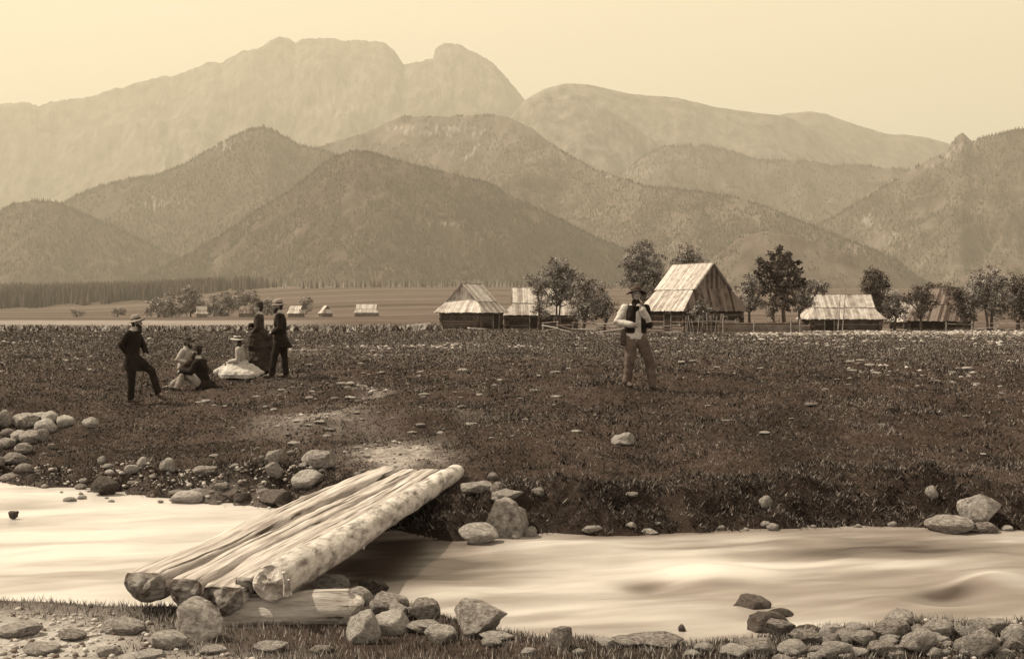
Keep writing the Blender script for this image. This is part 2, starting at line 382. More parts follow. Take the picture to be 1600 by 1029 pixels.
fld = mixc(attr('strip'), fld, ramp(nz(0.3, 8, 0.8, (0.5, 1.0, 1)), [(0.36, 0.14), (0.66, 0.28)]))
dryg = ramp(nz(3.0, 10, 0.8), [(0.34, 0.03), (0.52, 0.085), (0.70, 0.18)]); turf = mixc(attr('dry'), turf, dryg)
c1 = mixc(attr('path'), turf, sand); nsand = ramp(nz(12.0, 10, 0.8), [(0.30, 0.16), (0.48, 0.40), (0.68, 0.62)])
c1 = mixc(attr('nsand'), c1, nsand)
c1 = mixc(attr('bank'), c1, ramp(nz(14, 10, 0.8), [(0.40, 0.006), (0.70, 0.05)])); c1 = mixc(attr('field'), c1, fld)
L.new(c1, bs.inputs['Base Color'])
b = N.new('ShaderNodeBump'); b.inputs['Strength'].default_value = 0.9; b.inputs['Distance'].default_value = 0.05
L.new(nz(9, 10, 0.8), b.inputs['Height']); L.new(b.outputs[0], bs.inputs['Normal'])
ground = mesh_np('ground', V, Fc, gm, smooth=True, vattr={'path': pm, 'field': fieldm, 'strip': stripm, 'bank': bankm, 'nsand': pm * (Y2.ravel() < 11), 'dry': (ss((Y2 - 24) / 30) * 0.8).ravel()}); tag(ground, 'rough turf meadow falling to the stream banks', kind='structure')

# ------------------------------------------------------------------ water
def wave(x, y):
    px = 800 + x / y * F; py = HOR + (CAMZ - WZ) * F / y
    fl = x * 0.97 + y * 0.25; ac = y * 0.97 - x * 0.25
    z = 0.040 * fbm(fl * 0.8, ac * 2.0, 51, 3) + 0.008 * fbm(fl * 2.0, ac * 4.5, 52, 2)
    def b(cx, cy, rx, ry, h): return h * np.exp(-(((px - cx) / rx) ** 2 + ((py - cy) / ry) ** 2))
    z = z + b(1110, 898, 90, 16, 0.11) + b(1550, 915, 60, 14, 0.12) + b(880, 852, 100, 10, 0.07) + b(1390, 945, 60, 10, 0.05) + b(700, 925, 80, 14, 0.05) - b(1000, 915, 50, 9, 0.05)- b(1480, 935, 50, 9, 0.05)
    return z
ysw = np.linspace(8.0, 18.6, 340); us_ = np.linspace(-0.62, 0.62, 560)
YW, UW = np.meshgrid(ysw, us_, indexing='ij'); XW = UW * (YW + 2)
edge = np.clip(np.minimum(far_e(XW, YW) - YW, YW - near_e(XW, YW)) / 0.5, 0, 1)
ZW = WZ + wave(XW, YW) * edge
foam_n = fbm((XW * 0.97 + YW * 0.25) * 0.45, (YW * 0.97 - XW * 0.25) * 1.9, 61, 4)
pxw = 800 + XW / YW * F; pyw = HOR + (CAMZ - WZ) * F / YW
def bl(cx, cy, rx, ry, h): return h * np.exp(-(((pxw - cx) / rx) ** 2 + ((pyw - cy) / ry) ** 2))
foam_f = fbm((XW * 0.97 + YW * 0.25) * 1.1, (YW * 0.97 - XW * 0.25) * 7.0, 64, 4)
foam = 0.50 + 0.50 * foam_n + 0.11 * foam_f + 0.38 * ss((560 - pxw) / 160) - 0.10 * ss((pxw - 1250) / 200) + bl(1110, 893, 110, 17, 0.5) + bl(1550, 908, 60, 12, 0.35) + bl(880, 852, 120, 10, 0.45) \
    - bl(640, 885, 105, 34, 0.75) - bl(1010, 912, 40, 7, 0.5) - bl(1480, 925, 60, 8, 0.5) - bl(1300, 865, 200, 9, 0.2) + bl(1000, 960, 160, 22, 0.15)  # first dark blob paints the bridge's shadow, with clear water, into the stream colour
nr, nc = YW.shape; idx = np.arange(nr * nc).reshape(nr, nc)
Fw = np.stack([idx[:-1, :-1], idx[:-1, 1:], idx[1:, 1:], idx[1:, :-1]], -1).reshape(-1, 4)
wm = bpy.data.materials.new('stream_water'); wm.use_nodes = True
N = wm.node_tree.nodes; L = wm.node_tree.links; bs = N['Principled BSDF']
bs.inputs['Roughness'].default_value = 0.36; bs.inputs['Specular IOR Level'].default_value = 0.5
r = ramp(attr('foam'), [(0.05, 0.04), (0.45, 0.20), (0.75, 0.40), (1.0, 0.52)])
L.new(r, bs.inputs['Base Color'])
water = mesh_np('water', np.stack([XW, YW, ZW], -1).reshape(-1, 3), Fw, wm, smooth=True, vattr={'foam': foam.ravel()})
tag(water, 'milky fast mountain stream with smooth foam', kind='structure')
# ------------------------------------------------------------------ mountains and their woods
def poly(tab, px):
    a = np.array([t[0] for t in tab], float); b = np.array([t[1] for t in tab], float)
    return np.interp(px, a, b)

def rockmat(name, lo, hi, scale, bump=0.5):
    m = material(name, lo, hi, scale, bump, scale * 4, 0.95, detail=10, stretch=(1, 1, 0.45), contrast=(0.32, 0.68), bdist=12)
    N = m.node_tree.nodes; L = m.node_tree.links; bs = [n for n in N if n.type == 'BSDF_PRINCIPLED'][0]; src = bs.inputs['Base Color'].links[0].from_socket
    a = N.new('ShaderNodeAttribute'); a.attribute_name = 'bare'; mx = N.new('ShaderNodeMix'); mx.data_type = 'RGBA'; mx.inputs[7].default_value = S(0.26)
    L.new(a.outputs['Fac'], mx.inputs[0]); L.new(src, mx.inputs[6]); L.new(mx.outputs[2], bs.inputs['Base Color']); return m
M['far_rock'] = rockmat('far_mountain_rock', 0.02, 0.24, 0.016, 1.0)
M['mid_slope'] = rockmat('wooded_slope', 0.03, 0.10, 0.02)
M['mid_slope_rocky'] = rockmat('rocky_wooded_slope', 0.03, 0.15, 0.011)
M['meadow_slope'] = rockmat('hill_pasture', 0.05, 0.15, 0.02)

def mountain(label, tab, D, mat, run=2.0, rough=0.10, trees=0, th=10.0, seed=1, tmat='fir', sil=0, jag=1.0, nu=300, nt_=60, tlo=0.0, tspread=1.0, tfun=None, py_base=500, bare=(), wide=35):
    x0, x1 = tab[0][0], tab[-1][0]
    px = np.linspace(x0, x1, nu); py = poly(tab, px)
    py = py + jag * (fbm(px * 0.09, px * 0 + seed, seed, 5, 0.65)) * 2.2
    Dd = poly(D, px) if isinstance(D, list) else np.full(nu, float(D))
    T = np.concatenate([np.linspace(0, 1, nt_), 1 + np.linspace(0.04, 0.6, 10)])
    TT, PX = np.meshgrid(T, px, indexing='ij'); DD = np.broadcast_to(Dd, PX.shape); PY = np.broadcast_to(py, PX.shape)
    kw = np.exp(-np.linspace(-2, 2, 2 * max(2, int(wide / (px[1] - px[0]))) + 1) ** 2); kw /= kw.sum(); hl = len(kw) // 2
    pys = np.convolve(np.pad(py, hl, 'edge'), kw, 'valid')
    sm_ = np.clip(np.where(TT <= 1, TT, 2 - TT), 0, 1) ** 6; PY = pys[None] * (1 - sm_) + PY * sm_
    zr = CAMZ - (PY - HOR) * DD / F; zb = CAMZ - (py_base - HOR) * DD / F - 5
    H = zr - zb
    u = (PX - 800) / F
    rn = run * np.maximum(H, 30)
    prof = np.where(TT <= 1, TT ** 1.15, 1 - (TT - 1) * 1.3)
    d = DD + np.where(TT <= 1, -(1 - TT) * rn, (TT - 1) * rn * 1.2)
    env = np.where(TT <= 1, np.sin(np.pi * np.clip(TT, 0, 1)) ** 0.7, 0.5 * ss((TT - 1) * 3))
    sc = 1.0 / np.median(np.maximum(H, 30))
    n = fbm(u * DD * sc * 2.0, d * sc * 2.2, seed + 3, 6, 0.55) - 0.4 * np.abs(fbm(u * DD * sc * 3.0, d * sc * 2.0, seed + 9, 5))
    z = zb + H * prof + env * rough * H * n
    zmax = CAMZ + (zr - CAMZ) / DD * d     # sight line over the ridge
    front = TT < 1
    z = np.where(front, np.minimum(z, zmax - (1 - TT) * 0.02 * H), z)
    z = np.where(TT > 1, np.minimum(z, zmax - (TT - 1) * 0.05 * H), z)
    nr, nc = TT.shape; idx = np.arange(nr * nc).reshape(nr, nc)
    Fc = np.stack([idx[:-1, :-1], idx[:-1, 1:], idx[1:, 1:], idx[1:, :-1]], -1).reshape(-1, 4)
    def baref(a, b):
        m_ = np.zeros_like(a)
        for cx, cy, rx, ry, sl in bare: m_ = np.maximum(m_, np.exp(-(((a - cx - (b - cy) * sl) / rx) ** 2 + ((b - cy) / ry) ** 2)))
        return ss((m_ * 0.62 + 0.95 * fbm(a * 0.22, b * 0.12, seed + 60, 5, 0.75) - 0.50) / 0.35) * (m_ > 0.12) * 0.8
    bm_ = baref(800 + u * F + 0 * d, HOR + (CAMZ - z) * F / d)
    o = mesh_np('mountain', np.stack([u * d, d, z], -1).reshape(-1, 3), Fc, M[mat], smooth=True, vattr={'bare': bm_.ravel()})
    tag(o, label, kind='structure')
    if trees:
        trees = int(trees * 1.6); sil = int(sil * 1.3); r = np.random.default_rng(seed)
        a = r.random(trees) * (nc - 1.001); b = tlo + (1 - tlo) * r.random(trees) ** tspread * 1.0; b = b * (nt_ - 1.001)
        if sil:
            a2 = r.random(sil) * (nc - 1.001); b2 = np.full(sil, nt_ - 1.001) - r.random(sil) * 1.0
            a = np.concatenate([a, a2]); b = np.concatenate([b, b2])
        i = a.astype(int); j = b.astype(int); fa = a - i; fb = b - j
        def bil(A): return (A[j, i] * (1 - fa) + A[j, i + 1] * fa) * (1 - fb) + (A[j + 1, i] * (1 - fa) + A[j + 1, i + 1] * fa) * fb
        X = bil(u * d); Yy = bil(d); Zz = bil(z)
        keep = fbm(X * sc * 5, Yy * sc * 5, seed + 40, 4) > -0.42
        keep &= baref(800 + X / Yy * F, HOR + (CAMZ - Zz) * F / Yy) < 0.5
        if tfun is not None: keep &= tfun(800 + X / Yy * F, HOR + (CAMZ - Zz) * F / Yy)
        conifers('forest', X[keep], Yy[keep], Zz[keep], th * 0.75, r, tmat, 'dense fir wood on the ' + label)
    return o

def conifers(name, X, Y, Z, th, r, tmat, label):
    n = len(X); h = th * (0.38 + 0.92 * r.random(n) ** 0.8); w_ = h * (0.11 + 0.10 * r.random(n))
    k = 4
    ang = r.random(n)[:, None] * 6.28 + np.arange(k)[None] * 2 * np.pi / k
    bx = X[:, None] + np.cos(ang) * w_[:, None]; by = Y[:, None] + np.sin(ang) * w_[:, None]; bz = np.repeat((Z - 0.06 * h)[:, None], k, 1)
    base = np.stack([bx, by, bz], -1)
    top = np.stack([X + (r.random(n) - 0.5) * 0.1 * h, Y, Z + h], -1)[:, None]
    V = np.concatenate([base, top], 1).reshape(-1, 3)
    o = (np.arange(n) * 5)[:, None]
    F_ = np.concatenate([np.stack([o[:, 0] + q, o[:, 0] + (q + 1) % k, o[:, 0] + 4], -1)[:, None] for q in range(k)], 1).reshape(-1, 3)
    tone = np.repeat(0.15 + 0.7 * r.random(n), k)
    ob = mesh_np(name, V, F_, M[tmat], tone=tone); tag(ob, label, kind='stuff', cat='forest'); return ob

mountain('broad double-topped limestone massif with a notch between its summits',
 [(-330, 175), (-200, 165), (0, 162), (45, 160), (65, 167), (80, 158), (130, 153), (200, 133), (250, 120), (275, 118), (325, 97), (345, 98), (380, 80), (410, 75), (420, 65), (437, 58), (455, 60), (463, 67), (475, 60), (520, 61), (600, 66), (618, 80), (631, 101), (660, 96), (677, 90), (680, 75), (697, 67), (720, 70), (740, 82), (770, 98), (795, 125), (815, 150), (840, 175), (900, 230), (1000, 300)],
 8000, 'far_rock', 1.3, 0.28, wide=85, seed=11, nu=700, nt_=130, jag=1.6, bare=[(520, 150, 150, 50, -0.3), (250, 260, 12, 25, -0.5), (20, 240, 8, 40, 0.3), (700, 130, 40, 30, 0.4), (360, 205, 40, 8, 0)])
mountain('long smooth far ridge sloping down to the right', [(780, 205), (820, 156), (850, 139), (885, 130), (920, 132), (985, 147), (1060, 153), (1120, 168), (1180, 176), (1225, 181), (1260, 196), (1300, 225), (1340, 250), (1420, 290)], 6900, 'far_rock', 1.6, 0.14, seed=12, nu=320, nt_=80, jag=0.4)
mountain('low domed farthest ridge at right', [(1150, 200), (1200, 183), (1230, 177), (1265, 174), (1290, 178), (1340, 196), (1390, 210), (1420, 211), (1450, 215), (1485, 225), (1560, 250), (1750, 300)], 7900, 'far_rock', 1.6, 0.08, seed=13, nu=240, nt_=60, jag=0.4)
mountain('craggy spur below the notch of the massif', [(790, 200), (830, 160), (850, 151), (875, 152), (903, 146), (935, 160), (980, 190), (1010, 210), (1050, 240), (1100, 275), (1160, 320)], 6000, 'far_rock', 1.5, 0.2, seed=14, nu=240, nt_=80, jag=1.5)
mountain('rounded wooded hill in the gap at right', [(900, 330), (940, 290), (985, 262), (1010, 240), (1040, 227), (1110, 227), (1150, 238), (1180, 248), (1250, 250), (1300, 258), (1350, 258), (1420, 265), (1500, 290), (1650, 340)], 4900, 'mid_slope_rocky', 1.8, 0.14, trees=9000, sil=700, th=16, seed=15, nu=300, bare=[(975, 270, 8, 5, -1), (1290, 310, 14, 10, 0.8)])
mountain('steep wooded hill with pale crags at the right edge', [(1180, 420), (1230, 380), (1280, 350), (1300, 340), (1350, 310), (1400, 280), (1440, 255), (1480, 236), (1488, 222), (1496, 212), (1504, 207), (1512, 214), (1520, 222), (1530, 217), (1560, 208), (1590, 202), (1640, 200), (1800, 215), (2000, 250)], 3700, 'mid_slope_rocky', 1.5, 0.16, trees=15000, sil=900, th=12, seed=16, nu=420, nt_=120, bare=[(1492, 235, 22, 26, -1.3), (1450, 262, 22, 14, -1.6), (1350, 345, 28, 16, -1.2), (1395, 370, 22, 18, -0.8), (1418, 390, 12, 20, -0.6)],
 tfun=lambda a, b: ~(((np.abs(a - 1490 - (b - 225) * -1.6) < 26) & (b < 285)) & (vnoise(a * 0.13, b * 0.13, 3) > 0.35)))
mountain('long rocky-topped ridge descending to the right behind the farms', [(430, 270), (470, 240), (520, 222), (570, 208), (600, 192), (630, 183), (700, 182), (760, 179), (790, 182), (830, 200), (870, 230), (930, 265), (960, 275), (1010, 290), (1080, 298), (1150, 308), (1200, 325), (1250, 345), (1300, 365), (1350, 385), (1400, 405), (1430, 430), (1470, 455)],
 [(430, 4300), (760, 3900), (1000, 3300), (1470, 2700)], 'mid_slope_rocky', 1.7, 0.14, trees=24000, sil=1300, th=10, seed=17, nu=560, nt_=120, bare=[(740, 235, 11, 34, -0.5), (690, 205, 90, 16, 0), (620, 200, 40, 10, -0.3), (875, 240, 8, 12, 0.5), (950, 275, 10, 5, 0)],
 tfun=lambda a, b: (b > 225) | (vnoise(a * 0.06, b * 0.06, 8) > 0.62))
mountain('pointed wooded hill left of centre', [(40, 370), (80, 330), (110, 310), (150, 293), (200, 278), (240, 275), (290, 255), (325, 235), (360, 215), (390, 203), (412, 198), (440, 210), (470, 227), (490, 230), (530, 243), (600, 300), (660, 340)], 3700, 'mid_slope', 1.7, 0.13, trees=15000, sil=900, th=12, seed=18, nu=360, nt_=90, bare=[(345, 230, 25, 12, -1), (250, 320, 60, 15, 0.2)])
mountain('low wooded hill at the left edge', [(-350, 350), (-200, 330), (0, 328), (20, 318), (50, 312), (90, 315), (120, 330), (170, 350), (240, 385), (300, 410), (400, 445)], 3100, 'mid_slope', 1.7, 0.12, trees=12000, sil=700, th=11, seed=19, nu=260)
mountain('dark rounded wooded hill in the middle', [(180, 450), (250, 420), (300, 395), (350, 365), (400, 330), (450, 300), (490, 268), (520, 245), (555, 234), (590, 240), (640, 255), (700, 270), (760, 285), (800, 305), (850, 330), (900, 355), (950, 378), (980, 390), (1010, 410), (1060, 440), (1100, 470)], 2700, 'mid_slope', 1.5, 0.10, trees=26000, sil=1100, th=8.5, seed=20, nu=400, nt_=90, bare=[(745, 390, 10, 4, 0), (690, 350, 30, 8, 0)])
mountain('open pasture hill with a slanting bare slope', [(1060, 462), (1100, 415), (1130, 388), (1160, 368), (1200, 361), (1250, 373), (1300, 388), (1350, 404), (1400, 428), (1440, 450), (1480, 465)], 2250, 'meadow_slope', 1.6, 0.06, trees=2600, sil=60, th=7, seed=21, nu=200,
 tfun=lambda a, b: (a < 1165 + (b - 362) * -0.3) | (vnoise(a * 0.09, b * 0.09, 5) > 0.8))
mountain('faint low pasture slope at the far right', [(1440, 462), (1480, 440), (1530, 422), (1600, 400), (1700, 380), (1900, 370)], 2500, 'meadow_slope', 1.6, 0.06, trees=1200, th=9, seed=22, nu=120)

# fir wood beyond the fields at left
r = np.random.default_rng(5); n = 13000
pxs = r.random(n) * 860 - 420; dd = 1150 + r.random(n) ** 1.0 * 650
front = np.interp(pxs, [-420, 0, 200, 330, 440], [1150, 1170, 1230, 1400, 1620])
k = (dd > front + 90 * fbm(pxs * 0.03, pxs * 0, 4, 4)) & (r.random(n) < 1.1 - 1.0 * ss((pxs - 300) / 160)) & (fbm(pxs * 0.05, dd * 0.02, 44, 3) > -0.35)
xx = (pxs - 800) / F * dd; conifers('forest', xx[k], dd[k], G(xx[k], dd[k]), 14.5, r, 'fir', 'dark fir wood beyond the fields left of the farms')
r = np.random.default_rng(6); n = 700
pxs = 440 + r.random(n) * 560; dd = 1350 + r.random(n) * 400; k = fbm(pxs * 0.02, dd * 0.01, 8, 3) > 0.0
xx = (pxs - 800) / F * dd; conifers('forest', xx[k], dd[k], G(xx[k], dd[k]), 9, r, 'fir_pale', 'thin pale line of young trees along the top of the far fields')

# ------------------------------------------------------------------ turf, near grass, crops (stuff)
def blades(name, X, Y, size, height, mat, label, r, cat, flop=1.3):
    n = len(X); Z = G(X, Y)
    a = r.random(n) * 6.28; s = size * (0.5 + r.random(n)); h = height * (0.25 + 1.1 * r.random(n) ** 1.5)
    lean = (r.random((n, 2)) - 0.5) * flop * h[:, None]
    p0 = np.stack([X - np.cos(a) * s, Y - np.sin(a) * s, Z - 0.01], -1)
    p1 = np.stack([X + np.cos(a) * s, Y + np.sin(a) * s, Z - 0.01], -1)
    p2 = np.stack([X + lean[:, 0], Y + lean[:, 1], Z + h], -1)
    V = np.stack([p0, p1, p2], 1).reshape(-1, 3); Fc = np.arange(n * 3).reshape(-1, 3)
    o = mesh_np(name, V, Fc, M[mat], tone=r.random(n)); tag(o, label, cat, kind='stuff'); return o
r = np.random.default_rng(9)
n = 1050000
d = 12.5 + 60 * r.random(n) ** 2.0; u = (r.random(n) - 0.5) * 1.02
X = u * (d + 1); Y = d
dens = 0.35 + 0.75 * vnoise(X * 2.2, Y * 2.2, 3) + 0.4 * fbm(X * 0.5, Y * 0.5, 14, 3)
pmk = pathmask(X, Y)
k = (Y > far_e(X, Y) + 0.12) & (r.random(n) < dens) & (r.random(n) > pmk * 1.25) & (G(X, Y) > WZ + 0.05)
X, Y = X[k], Y[k]
far_ = r.random(len(Y)) < ss((Y - 22) / 16) * 0.85
for s_, mt_, lb_ in ((~far_, 'turf', 'short dark turf covering the far bank and meadow'), (far_, 'turf_dry', 'short dry turf of the farther meadow')):
    blades('grass', X[s_], Y[s_], 0.0092 * (Y[s_] / 16) ** 1.15, 0.028 * (Y[s_] / 16) ** 0.5, mt_, lb_, r, 'grass', 3.2)
n = 90000; d = 60 + 60 * r.random(n); pxs = -150 + r.random(n) * 1900
blades('grass', (pxs - 800) / F * d, d, 0.06, 0.10, 'turf_dry', 'coarse turf of the meadow before the farms', r, 'grass', 2.5)
n = 240000; d = 12.6 + 5.5 * r.random(n); u = (r.random(n) - 0.5) * 1.0; X = u * (d + 1); t_ = d - far_e(X, d)
k = (t_ > 0.06) & (t_ < 1.8) & (r.random(n) < 0.3 + 0.9 * fbm(X * 1.8, d * 1.8, 19, 3)) & (r.random(n) > pathmask(X, d) * 1.3)
blades('grass', X[k], d[k], 0.011, 0.055, 'turf', 'low leafy herbs on the cut far bank', r, 'grass', 2.6)
n = 150000; d = 13.5 + 26 * r.random(n) ** 1.5; u = (r.random(n) - 0.5) * 1.0; X = u * (d + 1)
k = (d > far_e(X, d) + 0.8) & (fbm(X * 1.3, d * 1.3, 91, 3) + 0.5 * fbm(X * 5, d * 5, 92, 2) > 0.38) & (pathmask(X, d) < 0.35)
blades('grass', X[k], d[k], 0.011 * (d[k] / 16), 0.075, 'turf', 'tufts of longer grass in the meadow turf', r, 'grass', 1.6)
n = 150000
d = 7.3 + 3.8 * r.random(n); u = (r.random(n) - 0.5) * 1.3; X = u * (d + 1); Y = d
dens = 0.45 + 0.6 * fbm(X * 0.9, Y * 0.9, 15, 3)
k = (Y < near_e(X, Y) - 0.08) & (r.random(n) < dens + 0.3) & (r.random(n) > pathmask(X, Y) * 1.6)
blades('grass', X[k], Y[k], 0.004, 0.05, 'turf_near', 'thin grass along the near bank', r, 'grass')

n = 16000
pxs = -300 + r.random(n) * 990; d = 98 + 20 * r.random(n) + 3 * np.sin(pxs * 0.02)
X = (pxs - 800) / F * d
o = blades('crop_rows', X, d, 0.16, 0.42, 'crop', 'dark leafy crop row running across the meadow at left', r, 'crop')

# ------------------------------------------------------------------ rocks
def ico(sub):
    bm = bmesh.new(); bmesh.ops.create_icosphere(bm, subdivisions=sub, radius=1.0)
    V = np.array([v.co[:] for v in bm.verts]); Fc = np.array([[v.index for v in f.verts] for f in bm.faces]); bm.free(); return V, Fc
ICO = {2: ico(2), 3: ico(3), 4: ico(4)}
def rock_mesh(seed, sub=4, ang=0.5, mat='rock'):
    V, Fc = ICO[sub]; r = np.random.default_rng(seed); V = V.copy()
    # facets: cut the ball with a few random planes, then roughen
    for _ in range(int(6 + ang * 14)):
        nrm = r.normal(size=3); nrm /= np.linalg.norm(nrm); off = 1 - (0.15 + ang) * (0.15 + 0.42 * r.random())
        dpl = V @ nrm - off; V = V - np.clip(dpl, 0, None)[:, None] * nrm * 0.96
    n1 = fbm(V[:, 0] * 1.6 + V[:, 2] * 0.9 + seed, V[:, 1] * 1.6 - V[:, 2] * 1.1, seed, 4)
    V = V * (1 + 0.17 * n1)[:, None]
    if sub == 4:
        n2 = fbm(V[:, 0] * 7 + V[:, 2] * 4, V[:, 1] * 7 + V[:, 2] * 6, seed + 1, 3); V = V * (1 + 0.025 * n2)[:, None]
    V = (V - (V.max(0) + V.min(0)) / 2) / ((V.max(0) - V.min(0)) / 2)
    me = bpy.data.meshes.new('rock'); me.from_pydata(V.tolist(), [], Fc.tolist()); me.update()
    me.polygons.foreach_set('use_smooth', [True] * len(Fc)); me.materials.append(M[mat]); return me
ORD = 'leftmost second third fourth fifth sixth seventh eighth ninth tenth eleventh twelfth thirteenth fourteenth fifteenth sixteenth rightmost'.split()
def nth(i, n): return 'leftmost' if i == 0 else 'rightmost' if i == n - 1 else ORD[i] + ' from the left'
_rs = [0]
def rock(px, pyb, wpx, hpx, label, group=None, ang=0.5, deep=1.0, mat='rock', d=None, sink=0.18, name='rock', rot=None, cat='rock'):
    """a stone whose foot is seen at photo pixel (px, pyb) and that shows wpx x hpx of itself"""
    _rs[0] += 1; sd_ = _rs[0]
    p = on_ground(px, pyb) if d is None else Vector(((px - 800) * d / F, d, pz(pyb, d)))
    s = F / p.y
    if d is not None: sink = 0.38
    w_ = wpx / s / 2; h_ = hpx / s / (2 - 2 * sink) ; dp = w_ * (0.65 + 0.3 * random.random()) * deep
    o = bpy.data.objects.new(name, rock_mesh(sd_, 4 if wpx > 24 else 3, ang, mat)); COL.objects.link(o)
    o.scale = (w_, dp, h_); o.location = (p.x, p.y + dp * 0.55, p.z + h_ * (1 - 2 * sink))
    o.rotation_euler = (0, 0, random.uniform(-0.35, 0.35)) if rot is None else rot
    tag(o, label, cat, group); return o

# around the near end of the bridge
rock(304, 998, 98, 60, 'large pale pointed boulder in front of the near log ends', ang=0.9)
rock(563, 1004, 58, 50, 'squat squarish pale boulder right below the cross log', ang=0.7)
rock(515, 925, 58, 26, 'smooth round-backed stone behind the cross log', ang=0.2)
rock(582, 928, 50, 22, 'dark wet stone at the water just beyond the cross log', ang=0.6, mat='rock_dark')
rock(560, 945, 44, 28, 'knobbly stone touching the sawn end of the cross log', ang=0.4)
rock(606, 958, 66, 32, 'long pale stone between the cross log and the stream', ang=0.4)
rock(660, 966, 52, 30, 'speckled stone at the water edge left of the biggest boulder', ang=0.5)
rock(622, 968, 34, 26, 'small dark-sided wedge stone in the heap beside the cross log', ang=0.9)
rock(612, 990, 66, 32, 'pale boulder right of the squat squarish boulder', ang=0.5)
rock(660, 988, 60, 16, 'flat pale stone running to the water beside the biggest boulder', ang=0.4)
rock(745, 992, 90, 52, 'biggest near-bank boulder, blocky with a cracked face', ang=0.8)
rock(688, 1004, 52, 26, 'slanting smooth stone at the left foot of the biggest boulder', ang=0.4)
rock(775, 1000, 56, 12, 'flat stone at the right foot of the biggest boulder', ang=0.4)
rock(768, 1010, 32, 14, 'small flat pebble in the grass under the biggest boulder', ang=0.4)
rock(874, 1014, 46, 34, 'upright pointed stone standing alone on the near bank', ang=0.8)
rock(1027, 1010, 90, 17, 'long low dark slab lying along the near water line', ang=0.6)
rock(985, 1010, 60, 14, 'low pale slab left of the long dark slab', ang=0.6)
rock(944, 1010, 36, 12, 'low grassy stone left of the two slabs', ang=0.5)
rock(1178, 951, 58, 20, 'flat dark rock standing in the stream, the farther of the pair', ang=0.7, mat='rock_dark', d=10.08)
rock(1203, 988, 68, 32, 'dark domed rock standing in the stream nearest the near bank', ang=0.5, mat='rock_dark', d=9.38)
rock(1222, 962, 40, 10, 'small dark rock awash behind the domed stream rock', ang=0.5, mat='rock_dark', d=9.85)
rock(1066, 984, 12, 9, 'fist-sized dark stone alone in the stream', ang=0.5, mat='rock_dark', d=9.42)
rock(1262, 984, 34, 8, 'low wet rock awash right of the domed stream rock', ang=0.3, mat='rock_dark', d=9.4)
for i, a in enumerate(sorted([(24, 996, 70, 20), (190, 990, 70, 22), (260, 1012, 60, 24), (110, 1000, 46, 14), (60, 1022, 60, 16), (230, 1030, 50, 14), (330, 1022, 44, 12), (420, 1018, 56, 12), (168, 1024, 40, 14), (500, 1020, 40, 10)])):
    rock(*a, nth(i, 10) + ' of the half-buried stones left of the cross log', 'stones in the sand at the near left', ang=0.4)
# shingle at bottom right
r2 = random.Random(3)
shingle = [(1222, 978 + 18, 60, 32), (1262, 1006, 60, 26), (1300, 1000, 56, 28), (1240, 1024, 70, 26), (1310, 1024, 70, 26), (1350, 1008, 60, 26), (1380, 1026, 60, 28)]
big_s = [(1410, 980, 56, 24, 'pale boulder topping the shingle heap'), (1395, 1000, 70, 30, 'broad pale cobble under the topmost shingle boulder'),
         (1530, 1026, 66, 42, 'darkest and biggest round cobble at the bottom right corner'), (1440, 1020, 62, 36, 'round cobble in the front row of the shingle'),
         (1550, 992, 60, 24, 'flat dark cobble near the top of the shingle at right'), (1470, 998, 54, 28, 'square-shouldered cobble in the middle of the shingle'),
         (1590, 1010, 46, 34, 'cobble cut by the right edge of the picture')]
for a in big_s: rock(*a, ang=0.5)
for i in range(74):
    px = 1225 + r2.random() * 400; py = 985 + r2.random() * 46 + max(0, (1400 - px) / 12)
    s_ = 11 + r2.random() ** 1.7 * 38
    shingle.append((px, py, s_, s_ * (0.36 + 0.22 * r2.random())))
for a in shingle: rock(a[0], a[1], a[2] * 0.78, a[3] * 0.85, 'grey rounded cobble in the shingle at the bottom right', 'cobbles of the near right shingle', ang=r2.uniform(0.25, 0.95), sink=0.12)
for i, a in enumerate(sorted([(826, 1022, 26, 10), (1100, 1018, 34, 12), (1150, 1026, 50, 18), (1165, 1010, 30, 14), (1190, 1022, 54, 24), (1082, 1026, 28, 10), (905, 1022, 22, 8)])):
    rock(*a, nth(i, 7) + ' of the small grass stones before the shingle', 'stones in the near bank grass', ang=0.4)
# far bank, right of the bridge
rock(790, 838, 84, 62, 'great cracked boulder at the water under the far bridge end', ang=0.9, mat='rock')
rock(747, 850, 64, 30, 'low boulder at the water line in the shade right of the bridge', ang=0.6)
rock(746, 772, 54, 20, 'flat-topped pale stone against the far end of the bridge', ang=0.8)
rock(782, 772, 34, 18, 'rounded stone just right of the flat-topped one at the bridge end', ang=0.5)
rock(792, 786, 52, 20, 'pale slab resting on top of the great cracked boulder', ang=0.6)
rock(770, 750, 20, 12, 'small pale stone on the grass above the bridge-end stones', ang=0.5)
rock(829, 838, 20, 16, 'pale stone at the water right of the great cracked boulder', ang=0.5)
rock(806, 842, 16, 12, 'little pale stone at the foot of the great cracked boulder', ang=0.5)
rock(838, 774, 26, 12, 'small flat stone in the turf right of the great boulder', ang=0.6)
rock(985, 778, 26, 8, 'flat pale stone lying alone in the bank turf', ang=0.5)
rock(926, 832, 34, 10, 'thin pale stone at the water under the dark bank', ang=0.6)
rock(1016, 835, 28, 9, 'jagged pale stone at the water, middle of the dark bank', ang=0.8)
rock(975, 694, 38, 18, 'pale wedge stone alone in the meadow below the highlander', ang=0.7)
rock(1392, 643, 22, 10, 'small dark stone alone in the right-hand meadow', ang=0.5, mat='rock_dark')
rock(1198, 796, 24, 22, 'pale upright stone set in the shaded right bank', ang=0.5)
rock(1457, 780, 20, 20, 'small rounded stone near the top of the right bank', ang=0.4)
rock(1540, 822, 70, 50, 'big pitted pale boulder in the right bank', ang=0.8)
rock(1490, 832, 76, 24, 'long smooth boulder at the water at right', ang=0.15)
